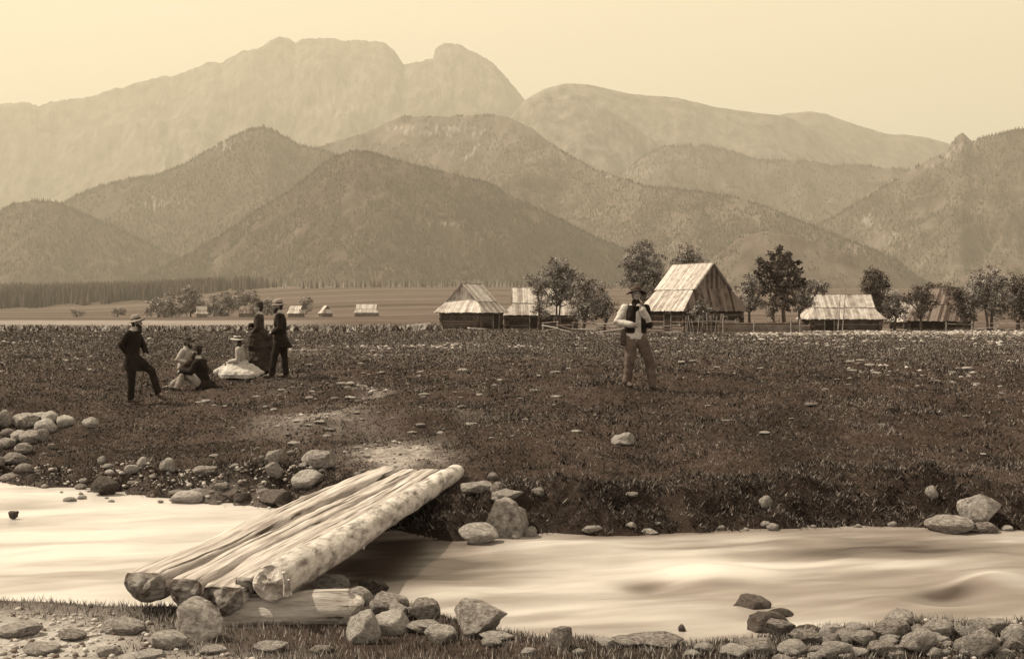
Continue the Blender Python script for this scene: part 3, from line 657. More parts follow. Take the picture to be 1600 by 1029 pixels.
rock(1540, 832, 46, 16, 'low round stone at the water under the pitted boulder', ang=0.3)
# far bank, left of the bridge
rock(497, 732, 54, 28, 'large smooth rounded boulder on the left bank above the bridge', ang=0.25)
rock(478, 762, 50, 28, 'two-lobed pale boulder below the large smooth one', ang=0.5)
rock(428, 726, 28, 24, 'tall pale stone at the top of the left bank', ang=0.7)
rock(428, 744, 30, 22, 'stone just under the tall pale one on the left bank', ang=0.5)
rock(160, 774, 44, 30, 'dark triangular boulder at the left water edge', ang=0.8, mat='rock_dark')
rock(260, 738, 26, 22, 'brown rounded boulder half in the left bank', ang=0.4)
rock(222, 730, 18, 16, 'small rounded stone beside the brown one in the left bank', ang=0.4)
rock(205, 738, 24, 12, 'pale flat stone leaning on the small rounded one', ang=0.5)
rock(318, 742, 40, 14, 'pale flat-topped stone at the foot of the left bank', ang=0.6)
rock(290, 786, 54, 18, 'long grey stone at the left water line', ang=0.4)
rock(305, 780, 36, 16, 'stone resting on the long grey one at the left water line', ang=0.4)
rock(425, 788, 54, 22, 'dark wet boulder close under the left edge of the bridge', ang=0.8, mat='rock_dark')
rock(360, 784, 30, 18, 'dark stone at the water left of the bridge', ang=0.6, mat='rock_dark')
rock(378, 786, 30, 14, 'grey stone between the two dark ones left of the bridge', ang=0.6, mat='rock_dark')
rock(140, 668, 26, 16, 'single round pale stone right of the stone pile', ang=0.3)
rock(158, 724, 14, 12, 'little upright stone in the left bank slope', ang=0.5)
rock(20, 806, 16, 8, 'dark stone in the water at the left edge', ang=0.6, mat='rock_dark', d=14.4)
pile = [(4, 668, 26, 28), (35, 668, 44, 22), (28, 690, 30, 18), (68, 678, 36, 24), (76, 662, 26, 20), (100, 668, 30, 20), (44, 694, 34, 22), (64, 690, 22, 20),
        (60, 656, 40, 12), (10, 684, 24, 14), (34, 710, 30, 18), (18, 728, 40, 20), (36, 740, 30, 16), (10, 700, 26, 16), (-16, 672, 34, 26), (-10, 730, 34, 18), (12, 752, 28, 12)]
for i, a in enumerate(sorted(pile)): rock(*a, nth(i, len(pile)) + ' boulder of the pile at the left edge', 'boulder pile at the left', ang=0.25, sink=0.1)
r3 = random.Random(11)
for i in range(36):
    px = 90 + r3.random() * 400; py = 752 + r3.random() * 34 + (px - 100) * 0.03; s_ = 6 + r3.random() ** 1.5 * 16
    rock(px, py, s_, s_ * 0.42, 'small pebble strewn along the left water margin', 'pebbles along the left margin', ang=0.4, cat='pebble', name='pebble')
for i in range(26):
    px = 60 + r3.random() * 560; py = 700 + r3.random() * 44; s_ = 6 + r3.random() ** 1.5 * 12
    rock(px, py, s_, s_ * 0.5, 'small stone poking out of the eroded left bank', 'stones in the left bank', ang=0.5)
for i in range(14):
    px = 840 + r3.random() * 740; py = 822 + r3.random() * 8; s_ = 8 + r3.random() * 12
    rock(px, py, s_, s_ * 0.5, 'tiny stone at the water line under the dark right bank', 'stones under the right bank', ang=0.5, name='pebble', cat='pebble')
# stones of the bare path and the meadow
SM = [rock_mesh(900 + i, 3, 0.4, 'rock') for i in range(8)]
def strewn(n, fx, label, group, smin, smax, seed):
    q = random.Random(seed); k = 0
    while k < n:
        px, py = fx(q)
        p = on_ground(px, py, 14); s = F / p.y; w_ = (smin + (smax - smin) * q.random() ** 1.6) / s / 2
        o = bpy.data.objects.new('rock', SM[q.randrange(8)]); COL.objects.link(o)
        h_ = w_ * (0.22 + 0.22 * q.random()); o.scale = (w_, w_ * (0.6 + 0.5 * q.random()), h_)
        o.location = (p.x, p.y, p.z + h_ * 0.15); o.rotation_euler = (0, 0, q.random() * 6.28)
        tag(o, label, 'rock', group); k += 1
strewn(46, lambda q: (470 + q.gauss(0, 70) + (0), 650 + q.gauss(0, 34)), 'flat pale stone on the bare ground between the bridge and the party', 'stones of the bare ground', 7, 22, 1)
strewn(40, lambda q: (560 + q.gauss(0, 60), 608 + q.gauss(0, 14)), 'pale stone strewn in the meadow right of the standing couple', 'stones right of the couple', 7, 20, 2)
strewn(34, lambda q: (620 + q.random() * 320, 575 + q.random() * 110), 'scattered stone in the turf left of the highlander', 'stones left of the highlander', 7, 20, 4)
strewn(50, lambda q: (1040 + q.random() * 540, 560 + q.random() ** 2 * 190), 'scattered stone in the turf right of the highlander', 'stones right of the highlander', 7, 20, 5)
def relabel(group, noun, place, per=10):      # rows by distance, then from left to right: each stone can be found
    obs = sorted([o for o in COL.objects if o.get('group') == group], key=lambda o: o.location.y)
    rows = [obs[i:i + per] for i in range(0, len(obs), per)]
    for i, row in enumerate(rows):
        row.sort(key=lambda o: o.location.x / o.location.y)
        rn = '' if len(rows) == 1 else (' in the ' + ('nearest' if i == 0 else 'farthest' if i == len(rows) - 1 else ORD[i]) + ' row')
        for j, o in enumerate(row): o['label'] = nth(j, len(row)) + ' ' + noun + rn + ' ' + place
relabel('cobbles of the near right shingle', 'rounded cobble', 'of the shingle')
relabel('stones of the bare ground', 'flat stone', 'on the bare path')
relabel('stones right of the couple', 'pale stone', 'beside the couple')
relabel('stones left of the highlander', 'turf stone', 'before the highlander')
relabel('stones right of the highlander', 'turf stone', 'beyond the highlander')
relabel('stones in the left bank', 'small stone', 'of the eroded bank')
relabel('pebbles along the left margin', 'pebble', 'of the water margin')
relabel('stones under the right bank', 'tiny stone', 'at the water line under the dark bank', 14)
# the countless small stones
r = np.random.default_rng(21)
def stones(X, Y, size, label, seed):
    V0, F0 = ICO[2] if False else (None, None)
    bm = bmesh.new(); bmesh.ops.create_icosphere(bm, subdivisions=1, radius=1.0)
    V0 = np.array([v.co[:] for v in bm.verts]); F0 = np.array([[v.index for v in f.verts] for f in bm.faces]); bm.free()
    n = len(X); q = np.random.default_rng(seed); Z = G(X, Y)
    s = size * (0.45 + 1.3 * q.random(n) ** 2.5) * (np.clip(Y / 45, 0.55, 1.3) if size > 0.05 else 1); a = q.random(n) * 6.28
    jit = 1 + 0.25 * (q.random((n, len(V0))) - 0.5)
    P_ = V0[None] * jit[..., None] * np.stack([s, s * 0.7, s * 0.5], -1)[:, None]
    xr = P_[..., 0] * np.cos(a)[:, None] - P_[..., 1] * np.sin(a)[:, None]; yr = P_[..., 0] * np.sin(a)[:, None] + P_[..., 1] * np.cos(a)[:, None]
    V = np.stack([xr + X[:, None], yr + Y[:, None], P_[..., 2] + (Z + s * 0.2)[:, None]], -1).reshape(-1, 3)
    Fc = (F0[None] + (np.arange(n) * len(V0))[:, None, None]).reshape(-1, 3)
    o = mesh_np('scattered_stones', V, Fc, M['stone_small'], tone=np.repeat(q.random(n), len(F0)), smooth=True)
    tag(o, label, 'stones', kind='stuff')
n = 15000; d = 24 + 80 * r.random(n) ** 1.3; pxs = -100 + r.random(n) * 1800; X = (pxs - 800) / F * d
k = fbm(X * 0.25, d * 0.12, 71, 3) + 0.25 * (pxs > 900) + pathmask(X, d) * 1.2 > 0.40
stones(X[k], d[k], 0.068, 'thousands of small pale stones strewn over the meadow', 1)
n = 3600; d = 84 + 24 * r.random(n); pxs = 1150 + r.random(n) * 550; X = (pxs - 800) / F * d
k = fbm(X * 0.2, d * 0.2, 72, 3) > -0.15
stones(X[k], d[k], 0.10, 'bed of pale stones in front of the shed and barns at right', 2)
n = 5200; d = 13 + 12 * r.random(n); pxs = 50 + r.random(n) * 750; X = (pxs - 800) / F * d
k = (pathmask(X, d) > 0.33 + 0.3 * r.random(n)) & (d > far_e(X, d) - 0.15)
stones(X[k], d[k], 0.028, 'gravel of the bare ground and left water margin', 3)
n = 5200; pxs = -100 + r.random(n) * 660; X = pxs * 0; d = 13 + 5.5 * r.random(n); X = (pxs - 800) / F * d; t_ = d - far_e(X, d)
k = (t_ > -0.12) & (t_ < 1.5) & (fbm(X * 1.5, d * 1.5, 95, 3) > -0.1)
stones(X[k], d[k], 0.032, 'broken stones of the eroded left bank', 5)
n = 4200; d = 7.6 + 2.2 * r.random(n); pxs = -100 + r.random(n) * 1900; X = (pxs - 800) / F * d
k = (d < near_e(X, d)) & ((pathmask(X, d) > 0.25) | (pxs > 1230))
stones(X[k], d[k], 0.02, 'gravel of the near bank', 4)

# ------------------------------------------------------------------ the log footbridge
def log_mesh(name, p0, p1, r0, r1, parent, mat, seed, flat=None, wob=0.03, endmat=None, seg=28, n=70, oval=1.0, knots=0, rough0=0.10):
    p0, p1 = Vector(p0), Vector(p1); d = (p1 - p0).normalized(); a = Vector((0, 0, 1)); a = (a - d * a.dot(d)).normalized(); b = d.cross(a)
    q = np.random.default_rng(seed); V = []; Lg = (p1 - p0).length
    kn = [(q.random() * 0.9 + 0.05, q.random() * 6.28) for _ in range(knots)]
    for i in range(n):
        t = i / (n - 1); c = p0.lerp(p1, t)
        c = c + b * wob * float(fbm(np.array([t * 5.0]), np.array([seed * 1.3]), seed, 3)[0]) + a * wob * 0.6 * float(fbm(np.array([t * 4.0]), np.array([seed * 2.3 + 9]), seed, 2)[0])
        rr = r0 + (r1 - r0) * t
        if i == 0: rr *= 0.93
        for j in range(seg):
            th = 2 * math.pi * j / seg
            nn = float(fbm(np.array([t * Lg * 2.2]), np.array([th * 1.3 + seed]), seed + 2, 3)[0])
            rad = rr * (1 + rough0 * nn)
            for kt, ka in kn:
                dt = (t - kt) * Lg / 0.05; da = (math.cos(th - ka) - 1) / 0.03
                rad += 0.022 * math.exp(-dt * dt + da)
            ca, sa = math.cos(th), math.sin(th)
            up = ca * rad; sd_ = sa * rad * oval
            if flat is not None and up > rr * flat: up = rr * flat + (up - rr * flat) * 0.08 + 0.008 * nn
            V.append(c + a * up + b * sd_)
    fs = []
    for i in range(n - 1):
        for j in range(seg):
            k = (j + 1) % seg; fs.append((i * seg + j, (i + 1) * seg + j, (i + 1) * seg + k, i * seg + k))
    ns = len(fs)
    for e, ring in ((0, 0), (1, (n - 1) * seg)):
        c = sum((V[ring + j] for j in range(seg)), Vector()) / seg
        # end face: three rings, roughly hewn
        prev = [ring + j for j in range(seg)]
        for k2, f2 in enumerate((0.86, 0.7, 0.52, 0.34, 0.16)):
            cur = []
            for j in range(seg):
                pe = c.lerp(V[ring + j], f2); V.append(pe + d * (0.085 * float(fbm(np.array([(pe.x + 7) * 9]), np.array([(pe.z + 5) * 9]), seed + 30, 3)[0]) - (0.012 if e == 0 else -0.012) * (k2 + 1))); cur.append(len(V) - 1)
            for j in range(seg):
                k = (j + 1) % seg
                fs.append((prev[j], prev[k], cur[k], cur[j]) if e == 0 else (prev[j], cur[j], cur[k], prev[k]))
            prev = cur
        fs.append(tuple(prev) if e == 0 else tuple(reversed(prev)))
    me = bpy.data.meshes.new(name); me.from_pydata([tuple(v) for v in V], [], fs); me.update()
    me.materials.append(M[mat]); me.materials.append(M[endmat or 'endgrain'])
    mi = [0] * ns + [1] * (len(fs) - ns); me.polygons.foreach_set('material_index', mi)
    me.polygons.foreach_set('use_smooth', [True] * ns + [False] * (len(fs) - ns))
    return link(bpy.data.objects.new(name, me), parent)
br = empty('log_footbridge', (0, 0, 0)); tag(br, 'footbridge of five hewn and round logs laid across the stream', 'bridge')
dn, dfar = 8.55, 15.4
log_mesh('log', P(222, 912, 9.35), P(610, 734, 15.3), 0.166, 0.122, br, 'wood_hewn', 1, flat=0.45, oval=1.14, wob=0.05)['label'] = 'outermost log at left with a dark rough end and flat hewn top'
log_mesh('log', P(292, 917, 9.2), P(643, 741, 15.3), 0.142, 0.108, br, 'wood_hewn', 2, flat=0.55, wob=0.05)['label'] = 'second log with a rounded hewn top'
log_mesh('log', P(343, 928, 9.0), P(670, 741, 15.4), 0.168, 0.112, br, 'wood_hewn', 3, flat=0.42, oval=1.05, wob=0.05, rough0=0.2)['label'] = 'thick split log with a broken rotten near end'
log_mesh('log', P(384, 911, 9.05), P(692, 738, 15.4), 0.080, 0.06, br, 'wood_hewn', 4, flat=0.6, wob=0.04)['label'] = 'thin pole wedged beside the round log'
log_mesh('log', P(424, 912, 8.95), P(713, 739, 15.5), 0.144, 0.105, br, 'bark', 5, wob=0.05, endmat='endgrain_pale', knots=26)['label'] = 'round log with peeling bark and knots on the outer right'
log_mesh('support_log', P(352, 962, 9.10), P(548, 953, 9.12), 0.165, 0.150, br, 'wood_cross', 6, wob=0.02, n=40, endmat='endgrain_pale')['label'] = 'cross log carrying the near end of the bridge'
m = MB(); m.tube([P(567, 830, 11.2), P(569, 846, 11.1), P(568, 858, 11.1)], [0.02, 0.026, 0.006], 6); m.build('splinter', M['plank_pale'], br)
m = MB(); m.tube([P(447, 930, 8.85), P(447, 912, 8.82), P(443, 893, 8.78)], [0.022, 0.02, 0.014], 6); m.tube([P(453, 928, 8.87), P(450, 905, 8.84)], [0.018, 0.012], 6); m.build('wedge_peg', M['bark'], br)
# ------------------------------------------------------------------ log houses
def board_plane(mb, a, b, c, d, bw_, off, q, th=0.05):
    """boards running from edge a-b (eaves) up to edge d-c (top); a-d and b-c are the slanting ends"""
    a, b, c, d = map(Vector, (a, b, c, d)); e = (b - a); Lb = e.length; e.normalize()
    up = (d - a) - e * (d - a).dot(e); H = up.length; up.normalize(); nrm = e.cross(up).normalized()
    xd = (d - a).dot(e); xc = (c - a).dot(e)
    def lim(x):
        h = H
        if xd > 1e-4 and x < xd: h = min(h, H * x / xd)
        if xd < -1e-4: pass
        if xc < Lb - 1e-4 and x > xc: h = min(h, H * (Lb - x) / (Lb - xc))
        return max(h, 0)
    x = 0
    while x < Lb - 0.02:
        w_ = min(bw_ * (0.8 + 0.4 * q.random()), Lb - x); x1 = x + w_ - 0.018
        h0, h1 = lim(x), lim(x1)
        if max(h0, h1) > 0.05:
            o = nrm * (off + 0.03 * q.random()); dn_ = -up * (0.10 * q.random())
            lo0, lo1 = a + e * x + o + dn_, a + e * x1 + o + dn_; hi1, hi0 = a + e * x1 + up * h1 + o, a + e * x + up * h0 + o
            k = -nrm * th
            mb.add([lo0, lo1, hi1, hi0, lo0 + k, lo1 + k, hi1 + k, hi0 + k],
                   [(0, 1, 2, 3), (7, 6, 5, 4), (0, 4, 5, 1), (1, 5, 6, 2), (2, 6, 7, 3), (3, 7, 4, 0)], q.random())
        x += w_

def house(name, label, loc, rz, L_, W_, ze, zm, zr, over=0.5, ins=0.6, roofm='roof', gablem='roof_dark', wallm='logwall', group=None, bw_=0.26, doors=(), windows=(), seed=1, cat='house', log=0.26, hip0=None):
    """L_ along local x (the ridge), W_ along local y; eaves ze, top of the lower hipped skirt zm, ridge zr; ins = how far the ends lean in"""
    q = random.Random(seed); root = empty(name, loc, rz); tag(root, label, cat, group)
    mb = MB(); n = max(3, int(round(ze / log)))
    for i in range(-1, n):
        z = (i + 0.5) * ze / n; r_ = ze / n * 0.53; ex = 0.22 + 0.08 * q.random()
        t1, t2 = q.random(), q.random()
        for sy in (-1, 1): mb.tube([(-L_ / 2 - ex, sy * W_ / 2, z), (L_ / 2 + ex, sy * W_ / 2, z)], r_, 8, t1 if sy > 0 else t2)
        z2 = z + ze / n * 0.5
        for sx in (-1, 1): mb.tube([(sx * L_ / 2, -W_ / 2 - ex, min(z2, ze - 0.05)), (sx * L_ / 2, W_ / 2 + ex, min(z2, ze - 0.05))], r_, 8, t2 if sx > 0 else t1)
    mb.build('wall', M[wallm], root)
    X, Y = L_ / 2 + over, W_ / 2 + over; f = (zm - ze) / (zr - ze); Ym = Y * (1 - f); Xm = X - ins
    eo = -over * 0.0; z0 = ze - 0.12
    mb = MB()
    board_plane(mb, (-X, -Y, z0), (X, -Y, z0), (Xm, -Ym, zm), (-Xm, -Ym, zm), bw_, 0, q)
    board_plane(mb, (X, Y, z0), (-X, Y, z0), (-Xm, Ym, zm), (Xm, Ym, zm), bw_, 0, q)
    Xt = Xm + 0.25
    o2 = 0.07; dz = 0.12
    board_plane(mb, (-Xt, -Ym - 0.1, zm - dz), (Xt, -Ym - 0.1, zm - dz), (Xt, 0, zr), (-Xt, 0, zr), bw_, o2, q)
    board_plane(mb, (Xt, Ym + 0.1, zm - dz), (-Xt, Ym + 0.1, zm - dz), (-Xt, 0, zr), (Xt, 0, zr), bw_, o2, q)
    rf = mb.build('roof', M[roofm], root)
    mb = MB(); mb.tube([(-Xt - 0.05, 0, zr + 0.07), (Xt + 0.05, 0, zr + 0.07)], 0.06, 6); mb.build('ridge_board', M['roof_dark'], rf)
    for sx in (-1, 1):
        if ins > 0.05:
            mb = MB()
            if sx > 0: board_plane(mb, (X, -Y, z0), (X, Y, z0), (Xm, Ym, zm), (Xm, -Ym, zm), bw_, 0, q)
            else: board_plane(mb, (-X, Y, z0), (-X, -Y, z0), (-Xm, -Ym, zm), (-Xm, Ym, zm), bw_, 0, q)
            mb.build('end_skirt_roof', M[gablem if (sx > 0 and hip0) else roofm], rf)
        mb = MB(); xx = sx * (Xm - 0.05); nb = max(3, int(2 * Ym / bw_))
        for i in range(nb):
            y0 = -Ym + 2 * Ym * i / nb; y1 = -Ym + 2 * Ym * (i + 1) / nb - 0.02
            h = lambda yy: zm + (zr - zm) * (1 - abs(yy) / Ym) - 0.05
            x2 = xx + sx * (0.02 + 0.03 * q.random())
            mb.add([(x2, y0, zm - 0.1), (x2, y1, zm - 0.1), (x2, y1, h(y1)), (x2, y0, h(y0)), (x2 - sx * 0.05, y0, zm - 0.1), (x2 - sx * 0.05, y1, zm - 0.1), (x2 - sx * 0.05, y1, h(y1)), (x2 - sx * 0.05, y0, h(y0))],
                   [(0, 1, 2, 3), (7, 6, 5, 4), (0, 4, 5, 1), (1, 5, 6, 2), (2, 6, 7, 3), (3, 7, 4, 0)], q.random())
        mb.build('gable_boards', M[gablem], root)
        if gablem != roofm:
            for sy in (-1, 1):
                mb = MB(); mb.tube([(sx * (Xt + 0.03), sy * (Ym + 0.1), zm - dz), (sx * (Xt + 0.03), 0, zr + 0.05)], 0.06, 4); mb.build('bargeboard', M['fence'], rf)
    def opening(kind, side, c, z, w_, h_):
        # side 'f' = front long wall (-y), 'e' = end wall (+x), 'g' = end wall (-x)
        if side == 'f': ctr, rot = (c, -W_ / 2 - 0.10, z + h_ / 2), 0
        elif side == 'e': ctr, rot = (L_ / 2 + 0.10, c, z + h_ / 2), math.pi / 2
        else: ctr, rot = (-L_ / 2 - 0.10, c, z + h_ / 2), math.pi / 2
        R = Matrix.Rotation(rot, 3, 'Z')
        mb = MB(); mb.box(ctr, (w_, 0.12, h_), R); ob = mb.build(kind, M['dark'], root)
        mb = MB()
        for dx_, dz_, sx_, sz_ in ((-w_ / 2 - 0.05, 0, 0.1, h_ + 0.2), (w_ / 2 + 0.05, 0, 0.1, h_ + 0.2), (0, h_ / 2 + 0.05, w_, 0.1)):
            mb.box(Vector(ctr) + R @ Vector((dx_, 0, dz_)), (sx_, 0.18, sz_), R)
        mb.build('door_frame' if kind == 'door' else 'window_frame', M['fence'], ob)
    for s_ in doors: opening('door', *s_)
    for s_ in windows: opening('window', *s_)
    return root

def hp(px, py, d=None):
    p = on_ground(px, py, 40, 2000) if d is None else Vector(((px - 800) * d / F, d, pz(py, d)))
    return (p.x, p.y, gz(p.x, p.y) - 0.05)

house('log_barn', 'small square log barn with a pale skirted roof and striped gable, leftmost of the farm', hp(737, 514, 116), math.radians(62), 4.2, 4.0, 1.75, 2.75, 4.25, over=0.62, ins=1.0, seed=3,
      doors=[('f', 0.9, 0.1, 1.0, 1.35)], cat='barn', gablem='roof')
house('log_farmhouse', 'long low log farmhouse behind the slender trees with board roof', hp(846, 513, 122), math.radians(2), 6.9, 4.2, 1.6, 2.75, 4.1, over=0.5, ins=1.3, seed=4,
      doors=[('f', -0.8, 0.0, 0.9, 1.3)], windows=[('f', 1.4, 0.7, 0.5, 0.45)])
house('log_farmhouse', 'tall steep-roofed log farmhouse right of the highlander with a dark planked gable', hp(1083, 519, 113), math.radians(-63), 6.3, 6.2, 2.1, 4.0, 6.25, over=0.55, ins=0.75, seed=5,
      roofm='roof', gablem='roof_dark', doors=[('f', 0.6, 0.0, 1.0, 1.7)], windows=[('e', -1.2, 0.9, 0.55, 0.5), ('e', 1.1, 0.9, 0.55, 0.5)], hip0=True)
house('log_shed', 'long low log shed with two-tier pale board roof and two tall poles in front', hp(1313, 514, 116), math.radians(1), 6.3, 3.6, 1.35, 2.4, 3.45, over=0.5, ins=1.0, seed=6,
      doors=[('f', -1.6, 0.0, 0.8, 1.1)], cat='shed')
house('log_barn', 'dark plank-roofed barn among trees at the far right', hp(1470, 508, 122), math.radians(-38), 4.6, 4.4, 1.1, 2.7, 4.1, over=0.5, ins=0.8, roofm='roof_dark', seed=7, cat='barn')
house('log_hut', 'pale-roofed hut half hidden behind the round tree at right', hp(1421, 503, 130), math.radians(10), 2.4, 3.0, 1.0, 2.0, 3.2, over=0.4, ins=0.6, seed=8, cat='hut')
far = [(315, 494, 2.9, 2.5, 20, 'tiny far hut between round trees left of the standing lady', 'roof'),
       (386, 495, 4.2, 3.2, -15, 'far hut with brown roof just left of the standing lady', 'roof_dark'),
       (463, 495, 4.2, 3.2, -25, 'far hut with bright roof just right of the light-hatted man', 'roof'),
       (509, 494, 3.2, 3.4, -65, 'small far hut with one bright roof slope, alone in the fields', 'roof'),
       (573, 496, 7.6, 4.0, 0, 'long far hay barn with skirted roof, alone in the fields', 'roof')]
for i, (px, py, L_, W_, rz, lab, rm) in enumerate(far):
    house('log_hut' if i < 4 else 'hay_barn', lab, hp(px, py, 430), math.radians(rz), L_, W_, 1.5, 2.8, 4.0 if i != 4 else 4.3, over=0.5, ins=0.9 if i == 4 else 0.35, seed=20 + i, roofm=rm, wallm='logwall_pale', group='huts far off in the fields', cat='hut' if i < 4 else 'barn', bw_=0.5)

# poles, planks, beams
for (a, b, c, lab) in (((1309, 515), (1313, 443), 0.045, 'shorter of the two poles leaning on the low shed'), ((1316, 515), (1322, 427), 0.045, 'taller pale pole leaning on the low shed')):
    mb = MB(); p = P(*a, 113.2); q_ = P(*b, 114.3); p.z = gz(p.x, p.y) - 0.1
    mb.tube([p, p.lerp(q_, 0.5) + Vector((0.06, 0, 0)), q_], [c * 1.3, c, c * 0.5], 7)
    tag(mb.build('pole', M['fence'], None), lab, 'pole')
for i, (x0, y0, x1, y1, lab) in enumerate(((580, 514, 672, 505, 'uppermost of the pale planks lying in the meadow before the fields'), (583, 515, 650, 513, 'front plank of the pale planks lying in the meadow'), (600, 512, 668, 508, 'middle plank of the pale planks lying in the meadow'), (732, 512, 757, 514, 'short pale beam lying before the small square barn'))):
    mb = MB(); p = P(x0, y0, 104 + i * 0.5); q_ = P(x1, y1, 105 + i * 0.5); p.z = max(p.z, gz(p.x, p.y) + 0.08); q_.z = max(q_.z, gz(q_.x, q_.y) + 0.10)
    d_ = (q_ - p); mb.box((p + q_) / 2, (d_.length, 0.3, 0.10), d_.to_track_quat('X', 'Z').to_matrix()); tag(mb.build('plank', M['plank_pale'], None), lab, 'plank', 'timber lying in the meadow')

def rail_fence(lab, pts, hh, rails, post_every, seed=1, droop=0.12, stakes=0):
    q = random.Random(seed); root = empty('rail_fence', (0, 0, 0)); tag(root, lab, 'fence')
    W3 = [Vector(p) for p in pts]
    for p in W3: p.z = gz(p.x, p.y)
    for i in range(len(W3) - 1):
        a, b = W3[i], W3[i + 1]; Ls = (b - a).length; n = max(1, round(Ls / post_every))
        for j in range(n + 1):
            c = a.lerp(b, j / n); mb = MB(); h_ = hh * (0.95 + 0.4 * q.random())
            mb.tube([(c.x, c.y, c.z - 0.2), (c.x + q.uniform(-.06, .06), c.y, c.z + h_)], [0.06, 0.045], 6, q.random()); mb.build('post', M['fence'], root)
        for k in range(rails):
            for j in range(n):
                c0 = a.lerp(b, j / n); c1 = a.lerp(b, (j + 1) / n); z = hh * (k + 0.7) / rails; mb = MB(); e = (c1 - c0) * 0.06
                mb.tube([c0 - e + Vector((0, -0.05, z + q.uniform(-droop, droop))), c1 + e + Vector((0, -0.05, z + q.uniform(-droop, droop)))], 0.04, 6, q.random()); mb.build('rail', M['fence'], root)
        if stakes:
            ns = int(Ls / stakes); mb = MB()
            for j in range(ns):
                c = a.lerp(b, (j + q.random() * 0.5) / ns); h_ = hh * q.uniform(0.7, 1.3)
                mb.tube([(c.x, c.y - 0.1, c.z - 0.1), (c.x + q.uniform(-.25, .25), c.y - 0.08, c.z + h_)], 0.035, 5, q.random())
            mb.build('stakes', M['fence'], root)
    return root
def W2(px, d): return ((px - 800) * d / F, d, 0)
rail_fence('broken rail fence with fallen rails in front of the slender trees', [W2(848, 103), W2(895, 99), W2(970, 97)], 0.75, 3, 2.0, 1, 0.2)
rail_fence('low rail fence behind the highlander in front of the tall farmhouse', [W2(1010, 97), W2(1062, 96)], 0.7, 3, 1.8, 2, 0.08)
rail_fence('stake fence in front of the dark planked gable', [W2(1072, 104), W2(1152, 104)], 1.35, 1, 2.2, 3, 0.05, stakes=0.28)
rail_fence('pale rail fence right of the tall farmhouse', [W2(1154, 107), W2(1200, 106), W2(1252, 110)], 1.0, 3, 2.0, 4, 0.2)
rail_fence('rail fence under the light trees at the far right', [W2(1478, 112), W2(1640, 112)], 0.7, 2, 2.4, 5, 0.1)
rail_fence('rail fence behind the slender trees, above the stones', [W2(905, 110), W2(975, 110)], 0.9, 2, 2.0, 6, 0.1)
q = random.Random(9)
root = empty('wattle_wall', (0, 0, 0)); tag(root, 'dark stacked log and wattle wall ending in a rounded corner below the tree', 'wall')
for k in range(5):
    mb = MB(); pts = [Vector(W2(px_, 98)) for px_ in (1122, 1150, 1185, 1225, 1248)] + [Vector(W2(1254, 101))]
    mb.tube([(p.x, p.y, gz(p.x, p.y) + 0.10 + k * 0.17 + 0.05 * q.random()) for p in pts], 0.095, 7, q.random()); mb.build('wall_log', M['logwall_pale'], root)
for px_ in (1130, 1178, 1236, 1250):
    mb = MB(); p = Vector(W2(px_, 97.7)); z = gz(p.x, p.y); mb.tube([(p.x, p.y, z - 0.1), (p.x, p.y, z + 1.15)], 0.06, 6); mb.build('post', M['fence'], root)

